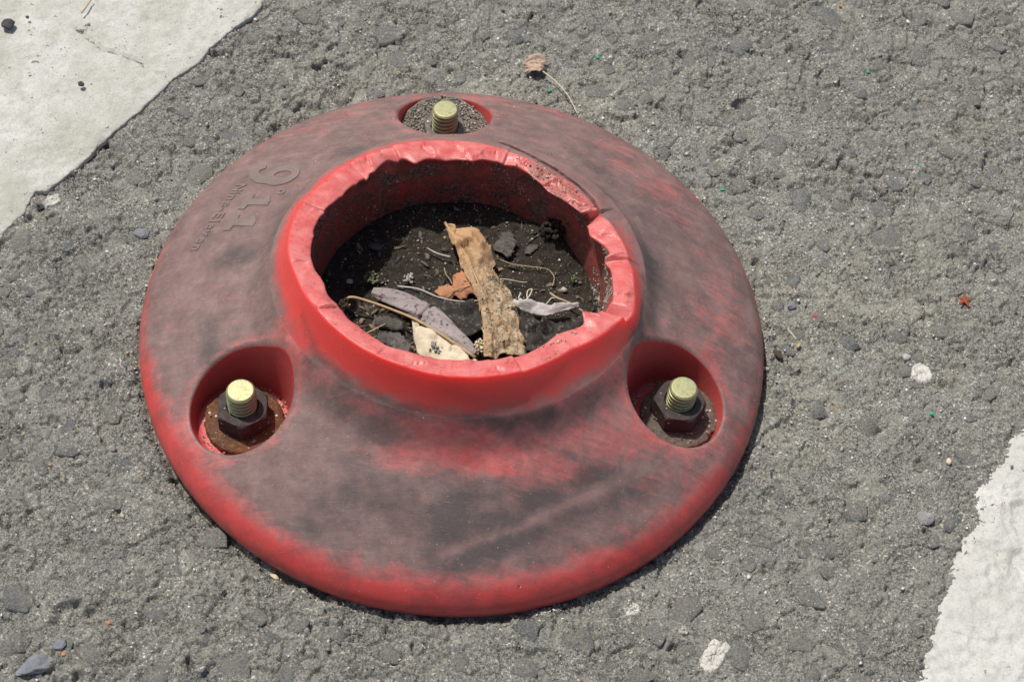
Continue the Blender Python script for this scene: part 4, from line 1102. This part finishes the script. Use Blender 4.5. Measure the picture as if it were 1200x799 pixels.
# pale strip and dark wet leaves
leaf('dry_leaf', 'narrow pale grey leaf edge poking out right of the tan leaf', M['pale'],
     ([(18.5, 4.6, 18.4), (24, 4.9, 18.8), (30, 4.6, 18.8), (36, 5.6, 18.2), (40.5, 6.4, 17.4)],
      [(18.5, 2.4, 17.2), (24, 1.6, 17.2), (29.5, 0.2, 16.6), (35, 3.2, 17), (40.4, 6.0, 17)], lambda t: 0.12 * math.sin(math.pi * t)), dict(seed=21, nu=40, nv=9, rough=0.0010, jag=0.0010, crumple=0.3))
leaf('dark_leaf', 'wet blackish leaf with a pale curled rim under the tan leaf', M['dark'],
     ([(-20.5, 6.0, 16.8), (-13.5, 5.6, 17.2), (-6, 2.5, 17.2), (1.2, 1.8, 17.4), (9, 4.0, 17)],
      [(-19.5, 2.8, 15), (-12.5, -2.0, 14.6), (-4, -6.5, 14), (4, -9.5, 13.6), (11, -6, 14.2)], lambda t: -0.05 * math.sin(math.pi * t)), dict(seed=23, rough=0.0012, crumple=0.7),
     rib=('rim', [(-20.5, 6.0, 17.0), (-13.5, 5.8, 17.5), (-6, 2.7, 17.6), (1.2, 2.0, 17.8), (9, 4.2, 17.3)], 0.32, 0.22, M['pale']))
leaf('dark_leaf', 'wet blackish leaf lying flat under the pale leaf edge', M['dark'],
     ([(18, 1.2, 15.6), (26, 0.2, 15.8), (34, -0.8, 16), (44, 0.5, 16.6)], [(20, -12, 16), (27, -13, 16.4), (35, -11.5, 16.8), (43.5, -8, 17)], lambda t: 0.05 * math.sin(math.pi * t)), dict(seed=27, nu=60, nv=26, rough=0.0016, jag=0.0022, crumple=1.5))
leaf('leaf_fragment', 'torn russet leaf scrap on the soil left of the tan leaf', M['russet'],
     ([(-8.2, 7.2, 14.9), (-6.0, 10.0, 15.2), (-2.8, 9.2, 15.3), (-2.0, 14.5, 15.6), (0.5, 16.8, 15.6)], [(-5.5, 4.4, 14.8), (-1.0, 6.2, 15.0), (1.0, 5.2, 15), (5, 7.6, 15.2), (6.5, 9.5, 15.4)], lambda t: 0.08 * math.sin(math.pi * t)), dict(seed=31, nu=30, nv=11, rough=0.0009, jag=0.0016))
leaf('leaf_fragment', 'grey decayed leaf flake beneath the cream leaf stalk', M['greyleaf'],
     ([(-24.5, -11.5, 15.4), (-20.5, -11.8, 16), (-17, -13, 16.2), (-13, -16, 16)], [(-24.5, -15.5, 15.2), (-20, -17, 15.6), (-16.5, -19.5, 15.8), (-13.5, -21, 15.8)], lambda t: 0.06 * math.sin(math.pi * t)), dict(seed=33, nu=26, nv=9, rough=0.0012, jag=0.0018))
leaf('leaf_fragment', 'dark grey leaf scrap on the soil under the long midrib', M['greyleaf'],
     ([(-26.5, -6.6, 16.2), (-22, -6.6, 16.8), (-17, -7.8, 16.6)], [(-25.5, -9.5, 15.2), (-20.5, -11.0, 15.8), (-16.5, -10.5, 15.8)], lambda t: 0.12 * math.sin(math.pi * t)), dict(seed=35, nu=20, nv=9, rough=0.0006, jag=0.001))
leaf('leaf_fragment', 'papery grey leaf skeleton scrap lying right of the tan leaf tip', M['greyleaf'],
     ([(10.0, 27.5, 15.0), (9.9, 31, 15.2), (11.6, 33.5, 15.2), (13, 36, 15)], [(15.2, 24.6, 14.9), (17.6, 29.5, 15.4), (16.4, 32, 15.2), (14.6, 36.5, 15)], lambda t: 0.08 * math.sin(math.pi * t)), dict(seed=37, nu=24, nv=11, rough=0.0008, jag=0.0018))
leaf('leaf_fragment', 'small faint grey leaf scrap beside the leaf skeleton', M['greyleaf'],
     ([(20.0, 28, 14.6), (21, 30.4, 15), (23.4, 32, 15)], [(22.4, 27.4, 14.6), (24, 29, 14.9), (25, 31.4, 15)], lambda t: 0.06 * math.sin(math.pi * t)), dict(seed=39, nu=16, nv=7, rough=0.0005, jag=0.0009))

# crumbled litter too small to count
r_ = np.random.default_rng(91); Vl, Fl, Tl = [], [], []
cols = np.array([(0.10, 0.075, 0.05), (0.17, 0.125, 0.08), (0.06, 0.05, 0.04), (0.25, 0.20, 0.14), (0.14, 0.125, 0.11), (0.30, 0.22, 0.13)])
for k in range(520):
    a = r_.uniform(0, 6.28); rr = math.sqrt(r_.random()) * 0.0465
    x, y = rr * math.cos(a), rr * math.sin(a)
    if k % 2: x, y = x * 0.5 - 0.012 + r_.normal(0, .008), y * 0.35 - 0.012
    if math.hypot(x, y) > 0.047: continue
    L_, W_ = r_.uniform(0.6, 2.4) * MM, r_.uniform(0.25, 0.9) * MM
    d = np.array((math.cos(a * 7), math.sin(a * 7), r_.normal(0, 0.25))); e = np.array((-d[1], d[0], r_.normal(0, 0.35)))
    c = np.array((x, y, float(soilz(np.array(x), np.array(y))) + 0.0004)); up = np.array((0, 0, 0.00022))
    b0 = len(Vl); hump = r_.uniform(0, 0.4) * W_
    ring = [c - d * L_ - e * W_ * .4, c - e * W_ + up, c + d * L_ * r_.uniform(.6, 1) - e * W_ * .3, c + d * L_ * .7 + e * W_ * .8, c + e * W_ * r_.uniform(.6, 1.1), c - d * L_ * .6 + e * W_ * .9]
    Vl += ring + [p - up for p in ring] + [c + np.array((0, 0, hump + 0.0002))]
    for q in range(6):
        q1 = (q + 1) % 6
        Fl += [(b0 + q, b0 + q1, b0 + 12), (b0 + q, b0 + 6 + q1, b0 + q1), (b0 + q, b0 + 6 + q, b0 + 6 + q1)]
    cc = cols[r_.integers(len(cols))] * r_.uniform(0.4, 0.95)
    Tl += [(*cc, 1.0)] * 13
lm = np_mesh('litter', np.array(Vl), np.array(Fl), dict(tint=np.array(Tl)), smooth=False)
tag(add('litter', lm, M['grain']), 'crumbled brown leaf bits scattered over the soil in the socket', None, None, 'stuff')

# stems and straws in the socket
def stem(lab, pts, r0, r1, mat=M['straw'], group='straws in the socket', name='straw', cat='straw'):
    return tag(add(name, tube(pts, r0, r1), mat), lab, cat, group)
zz = lambda L, z=15.6: [(x, y, z) for x, y in L]
stem('pale bluish straw touching the tan leaf upper edge', zz([(-12.9, 24.4), (-9.1, 22.4), (-4.4, 21.6)], 15.8), 0.22, 0.35, M['pale'])
stem('long hair-thin straw curving right of the tan leaf', zz([(12.1, 23.2), (16.6, 21.7), (23.9, 21.6), (29.1, 21.7), (31.6, 18.4), (31, 14.5)]), 0.16, 0.14)
stem('curly pale straw looped on the soil near the pale leaf', zz([(20.7, 9.6), (20, 7.0), (21.6, 5.8), (23.6, 8.2), (24.6, 12), (22.8, 11), (22.8, 8), (25, 4.4)], 16.4), 0.26, 0.2, M['pstraw'])
stem('brown twig running from the soil to the folded collar flap', zz([(30.2, 10.9), (33, 9.0), (36.6, 7.9), (39.5, 6.2), (43.5, 4.0)], 16.6), 0.42, 0.3)
stem('short straw crossing under the brown twig', zz([(27.6, 4.6), (29.6, 6.2), (31.2, 9.5), (33.4, 8.8)], 16.2), 0.22, 0.16, M['pstraw'])
stem('thin dark twig under the cream leaf midrib', zz([(-28.4, -14.6), (-22.4, -9.6)], 16.8), 0.28, 0.2, M['rib'])
stem('short bent straw between the two russet scraps', zz([(-6.0, 16.8), (-5.2, 14.2), (-3.4, 12.2), (-2.6, 10.4)], 15.8), 0.18, 0.14)
stem('thin dark stalk lying across the russet leaf scrap', zz([(-5.2, 4.4), (-1.2, 7.6), (4.4, 10.4)], 16.6), 0.2, 0.16, M['rib'])
stem('hair-thin straw lying level on the soil beside the tan leaf', zz([(12.8, 14.9), (16, 15.2), (20.5, 14.6), (22.4, 14.9)]), 0.18, 0.12, M['pstraw'])

# clods, moss and specks in the socket
def rock(name, lab, loc, size, mat, seed, cat, group=None, sub=2, rough=0.22, flat=1.0, rot=0.0, cuts=5, smooth=False):
    bm = bmesh.new(); bmesh.ops.create_icosphere(bm, subdivisions=sub, radius=1.0)
    r_ = np.random.default_rng(seed)
    pl = [(Vector(r_.normal(size=3)).normalized(), r_.uniform(0.62, 0.9)) for _ in range(cuts)]
    for v in bm.verts:
        c = v.co
        for nrm, dd_ in pl:
            e_ = c.dot(nrm) - dd_
            if e_ > 0: c = c - nrm * e_
        c = c * (1 + rough * 0.4 * float(r_.normal()) * 0.3)
        v.co = (c.x * size[0] * MM, c.y * size[1] * MM, c.z * size[2] * MM)
    me = bpy.data.meshes.new(name); bm.to_mesh(me); bm.free()
    if smooth:
        for p in me.polygons: p.use_smooth = True
    return tag(add(name, me, mat, None, (loc[0] * MM, loc[1] * MM, loc[2] * MM), (0, 0, rot)), lab, cat, group)

def clump(name, lab, loc, R_, n, sz, mat, seed, cat, flat=0.6, pieces_name=None):
    """one ragged clod: crumbs joined in a single mass"""
    r_ = np.random.default_rng(seed); bm = bmesh.new()
    for k in range(n):
        d = r_.normal(size=3); d /= np.linalg.norm(d); q = d * R_ * r_.random() ** 0.5
        mtx = Matrix.Translation((q[0] * MM, q[1] * MM, abs(q[2]) * flat * MM)) @ Matrix.Rotation(r_.uniform(0, 6), 4, Vector(r_.normal(size=3)).normalized()) @ Matrix.Diagonal((*(r_.uniform(0.5, 1.3, 3) * sz * MM), 1))
        bmesh.ops.create_icosphere(bm, subdivisions=1, radius=1.0, matrix=mtx)
    for v in bm.verts: v.co += Vector(r_.normal(size=3)) * 0.00012
    me = bpy.data.meshes.new(name); bm.to_mesh(me); bm.free()
    for p in me.polygons: p.use_smooth = True
    return tag(add(name, me, mat, None, tuple(c * MM for c in loc)), lab, cat)
clump('soil_clod', 'dark soil clod stuck to the inner wall below the split collar', (29.5, 36.0, 17), 4.6, 60, 1.2, M['crumb'], 1, 'soil clod', flat=1.6)
clump('moss_tuft', 'small green and grey moss tuft on the soil above the rolled leaf', (-29.5, 10.2, 14.0), 2.8, 46, 0.55, M['moss'], 2, 'moss', flat=0.5)
clump('moss_speck', 'tiny yellow-green moss speck on the soil by the collar', (38.1, 19.3, 14.4), 1.6, 16, 0.45, M['moss'], 3, 'moss', flat=0.4)
clump('sand_clod', 'clod of sandy grit stuck on the cream leaf', (-5.2, -17.6, 17.6), 2.6, 40, 0.5, M['greystone'], 4, 'grit clod', flat=0.5)
clump('sand_clod', 'yellowish crumb clod at the stalk end of the cream leaf', (-37.0, -3.6, 16.4), 2.2, 30, 0.5, M['straw'], 5, 'grit clod', flat=0.8)
clump('sand_clod', 'grit clod wedged between the tan leaf and the rolled leaf', (9.8, -14.5, 17.2), 2.6, 44, 0.5, M['creamstone'], 7, 'grit clod', flat=0.8)
clump('white_dropping', 'small white bird dropping smear on the dark soil', (-17.0, 11.4, 14.6), 1.9, 18, 0.55, M['chalk'], 6, 'dropping', flat=0.2)
rock('pebble', 'small whitish pebble on the soil near the curly straw', (35.1, 14.2, 14.8), (1.2, 1.1, 0.8), M['chalk'], 8, 'pebble')
rock('pebble', 'small grey pebble half sunk in the soil near the moss tuft', (-37, 8.8, 12.8), (1.3, 1.1, 0.8), M['greystone'], 9, 'pebble')
rock('pebble', 'dull grey stone on the soil beneath the torn back wall', (-30.5, 24, 13.6), (2.6, 1.8, 1.0), M['blackstone'], 10, 'pebble')

# ------------------------------------------------------------------ loose bits on the road
def onroad(x, y, up): return (x, y, float(hz(x * MM, y * MM)) / MM + up)
G1 = 'loose stones on the asphalt'
rock('stone_chip', 'long blue-grey stone chip lying in the lower corner of the asphalt', onroad(-109.2, -135.0, 0.7), (6.6, 3.2, 2.4), M['bluestone'], 40, 'stone', G1, sub=3, rot=0.62, cuts=12)
rock('stone_chip', 'small blue stone chip behind the long blue-grey chip', onroad(-104.0, -127.4, 0.6), (2.8, 2.0, 1.5), M['bluestone'], 41, 'stone', G1, rot=0.4, cuts=9)
rock('pebble', 'rounded grey pebble near the worn white marking', onroad(159.0, -49.6, 1.4), (3.0, 2.6, 2.1), M['greystone'], 42, 'pebble', G1, sub=3, cuts=9)
rock('pebble', 'small cream pebble above the rounded grey pebble', onroad(167.5, -27.4, 0.7), (1.1, 1.4, 0.9), M['creamstone'], 43, 'pebble', G1, smooth=True, cuts=4)
rock('pebble', 'small blue-grey pebble beside the base right rim', onroad(115.1, 28.6, 0.9), (1.9, 1.7, 1.2), M['bluestone'], 44, 'pebble', G1, cuts=9)
rock('pebble', 'dark blue-grey pebble beside the left rim of the base', onroad(-113.2, 28.4, 0.6), (3.0, 2.3, 1.6), M['bluestone'], 45, 'pebble', G1, sub=3, cuts=10)
rock('pebble', 'white pebble tucked against the right rim of the base', onroad(106.5, 1.6, 0.7), (1.3, 1.0, 0.8), M['chalk'], 46, 'pebble', G1, cuts=8)
rock('pebble', 'flat cream sliver against the lower left rim of the base', onroad(-45.0, -96.2, 1.4), (1.9, 0.8, 0.5), M['creamstone'], 47, 'pebble', G1, cuts=8, rot=-0.5)
rock('stone_chip', 'white triangular stone chip beside the crumbly white flake', onroad(155.0, 13.1, 0.7), (1.7, 1.9, 0.8), M['chalk'], 48, 'stone', G1, cuts=14)
rock('stone_chip', 'black stone chip lying on the off-white road marking', (-182.3, 117.1, 3.0), (2.7, 2.9, 1.4), M['blackstone'], 49, 'stone', G1, cuts=12, sub=3)
rock('stone_chip', 'tiny black crumb on the middle of the off-white marking', (-148.8, 91.6, 2.8), (1.3, 1.2, 0.9), M['blackstone'], 50, 'stone', G1, cuts=9)
rock('stone_chip', 'tiny dark crumb on the marking beside the black chip', (-176.4, 121.8, 2.7), (0.8, 0.7, 0.6), M['blackstone'], 51, 'stone', G1, cuts=9)
rock('stone_chip', 'dark crumb lodged in the broken notch of the marking edge', onroad(-150.8, 35.6, 1.0), (2.2, 1.5, 1.0), M['blackstone'], 52, 'stone', G1, cuts=11, rot=.8)
rock('seed', 'dark brown seed lying beside the right rim of the base', onroad(110.5, 8.0, 0.9), (1.1, 2.5, 0.9), M['seed'], 53, 'seed', None, sub=3, rot=0.7, smooth=True, cuts=2)
rock('seed', 'small light brown seed above the dark brown seed', onroad(117.6, 12.4, 0.7), (0.7, 1.3, 0.6), M['rib'], 54, 'seed', None, rot=-0.5, smooth=True, cuts=2)
G2 = 'coloured plastic grit on the asphalt'
for x, y, lab in ((144.7, 146.2, 'tiny green plastic chip high on the asphalt at upper right'), (162, 102.1, 'tiny green plastic chip below the large blue-grey embedded stone'), (89.6, 78, 'tiny green plastic chip close to the upper right rim'),
                  (163.2, -8.5, 'tiny yellow-green plastic chip above the cream pebble'), (39.9, 137.8, 'tiny teal plastic chip right of the tan leaf scrap'), (22.8, 117.3, 'tiny teal plastic chip below the tan leaf scrap')):
    rock('plastic_chip', lab, onroad(x, y, 0.5), (0.95, 0.8, 0.6), M['green'], int(x * 7), 'plastic chip', G2, cuts=10)
for x, y, lab in ((131.1, -9.8, 'orange grit grain left of the yellow-green chip'), (134.5, 181.1, 'orange grit grain at the far top of the asphalt'), (-102.2, -130.4, 'orange grit grain beside the long blue-grey chip'), (-91.4, -118.7, 'orange grit grain right of the deep pit')):
    rock('grit_grain', lab, onroad(x, y, 0.4), (0.8, 0.7, 0.6), M['brick'], int(abs(x) * 5), 'grit', 'orange grit grains', cuts=9)
rock('paint_chip', 'tiny red paint chip on the sand beside the right rim', onroad(123.2, 25.7, 0.5), (1.2, 0.7, 0.35), M['redchip'], 61, 'paint chip', None, cuts=10, rot=.2)

def flake(name, lab, x, y, R_, seed, el=1.0, rot=0.0, group='white paint flakes on the asphalt'):
    n, m = 44, 9
    r_ = np.random.default_rng(seed); V = []
    out = [1 + 0.30 * float(fbm(np.array(math.cos(a) * 0.9), np.array(math.sin(a) * 0.9), 0.7, 3, seed)) + r_.normal(0, 0.06) for a in np.linspace(0, 2 * np.pi, n, endpoint=False)]
    for k in range(m + 1):
        for q in range(n):
            a = 2 * math.pi * q / n; rr = R_ * out[q] * k / m
            u, v = rr * math.cos(a) * el, rr * math.sin(a)
            px, py = x + u * math.cos(rot) - v * math.sin(rot), y + u * math.sin(rot) + v * math.cos(rot)
            h = 0.55 * float(hz(px * MM, py * MM)) / MM + 0.5 + 0.25 * r_.normal() * (k < m) - (0.9 if k == m else 0)
            V.append((px * MM, py * MM, h * MM))
    me = np_mesh(name, np.array(V), grid_faces(m + 1, n, wrap=True))
    return tag(add(name, me, M['white']), lab, 'paint flake', group)
flake('paint_flake', 'crumbly white paint flake in the asphalt near the right edge', 159.8, 7.4, 3.7, 71)
flake('paint_flake', 'ragged white paint flake below the base at lower right', 92, -106.2, 3.6, 72, 1.7, 1.0)
flake('paint_flake', 'small white paint flake under the lower right rim', 65.9, -94.2, 2.3, 73, 1.2, 0.3)
flake('paint_flake', 'detached white flake beside the notch of the thick marking', -147.0, 38.6, 2.4, 74, 1.3, 0.9)
flake('paint_flake', 'tiny white paint flake between the two larger ones below the base', 82.0, -99.5, 1.4, 75, 1.1, 0.2)

# red-orange dried flower, tan leaf scrap with its stalk, brown straw on the marking
fl = thing('dried_flower', (176.2 * MM, 39.6 * MM, float(hz(0.1762, 0.0396))), 'tiny star-shaped orange-red dried flower on the asphalt', 'flower')
for k, a in enumerate((0.1, 1.5, 2.7, 4.0, 5.2)):
    L_ = 2.6 + 0.5 * math.sin(k * 2.1)
    add('petal', tube([(0, 0, 0.9), (0.5 * L_ * math.cos(a), 0.5 * L_ * math.sin(a), 1.4), (L_ * math.cos(a), L_ * math.sin(a), 0.9 + 0.4 * (k % 2))], 0.62, 0.36, n=7, sub=4), M['orange'], fl)
zr = lambda x, y, u: (x, y, float(hz(x * MM, y * MM)) / MM + u)
leaf('leaf_fragment', 'torn tan leaf scrap with a long thin stalk behind the base', M['scrap'],
     ([(12.4, 123.4, 1.8), (12.2, 126.5, 2.8), (12.8, 130.2, 2.6)], [(18.6, 123.8, 2.4), (20.4, 128, 3.6), (20.4, 131.8, 2.6)], lambda t: 0.10 * math.sin(math.pi * t)), dict(seed=81, nu=30, nv=13, rough=0.0012, jag=0.0022, crumple=0.6),
     rib=('stalk', [(15, 128.5, 3.6), (18.5, 124.9, 3.0), (24.3, 120.9, 2.6), (30.4, 113.5, 2.6), (34.2, 105.0, 2.6)], 0.28, 0.18, M['pstraw']), group='leaf scraps on the road')
stem('short brown straw on the off-white marking at the picture top', [(-157.0, 127.0, 2.9), (-155.8, 130.5, 3.1), (-155.0, 135.0, 2.9)], 0.35, 0.28, M['rib'], 'straws on the road')
stem('thin pale straw on the sand beside the dark seed', [zr(113.6, 19.6, .6), zr(115.6, 17.6, .7), zr(117.0, 15.6, .6)], 0.3, 0.2, M['pstraw'], 'straws on the road')
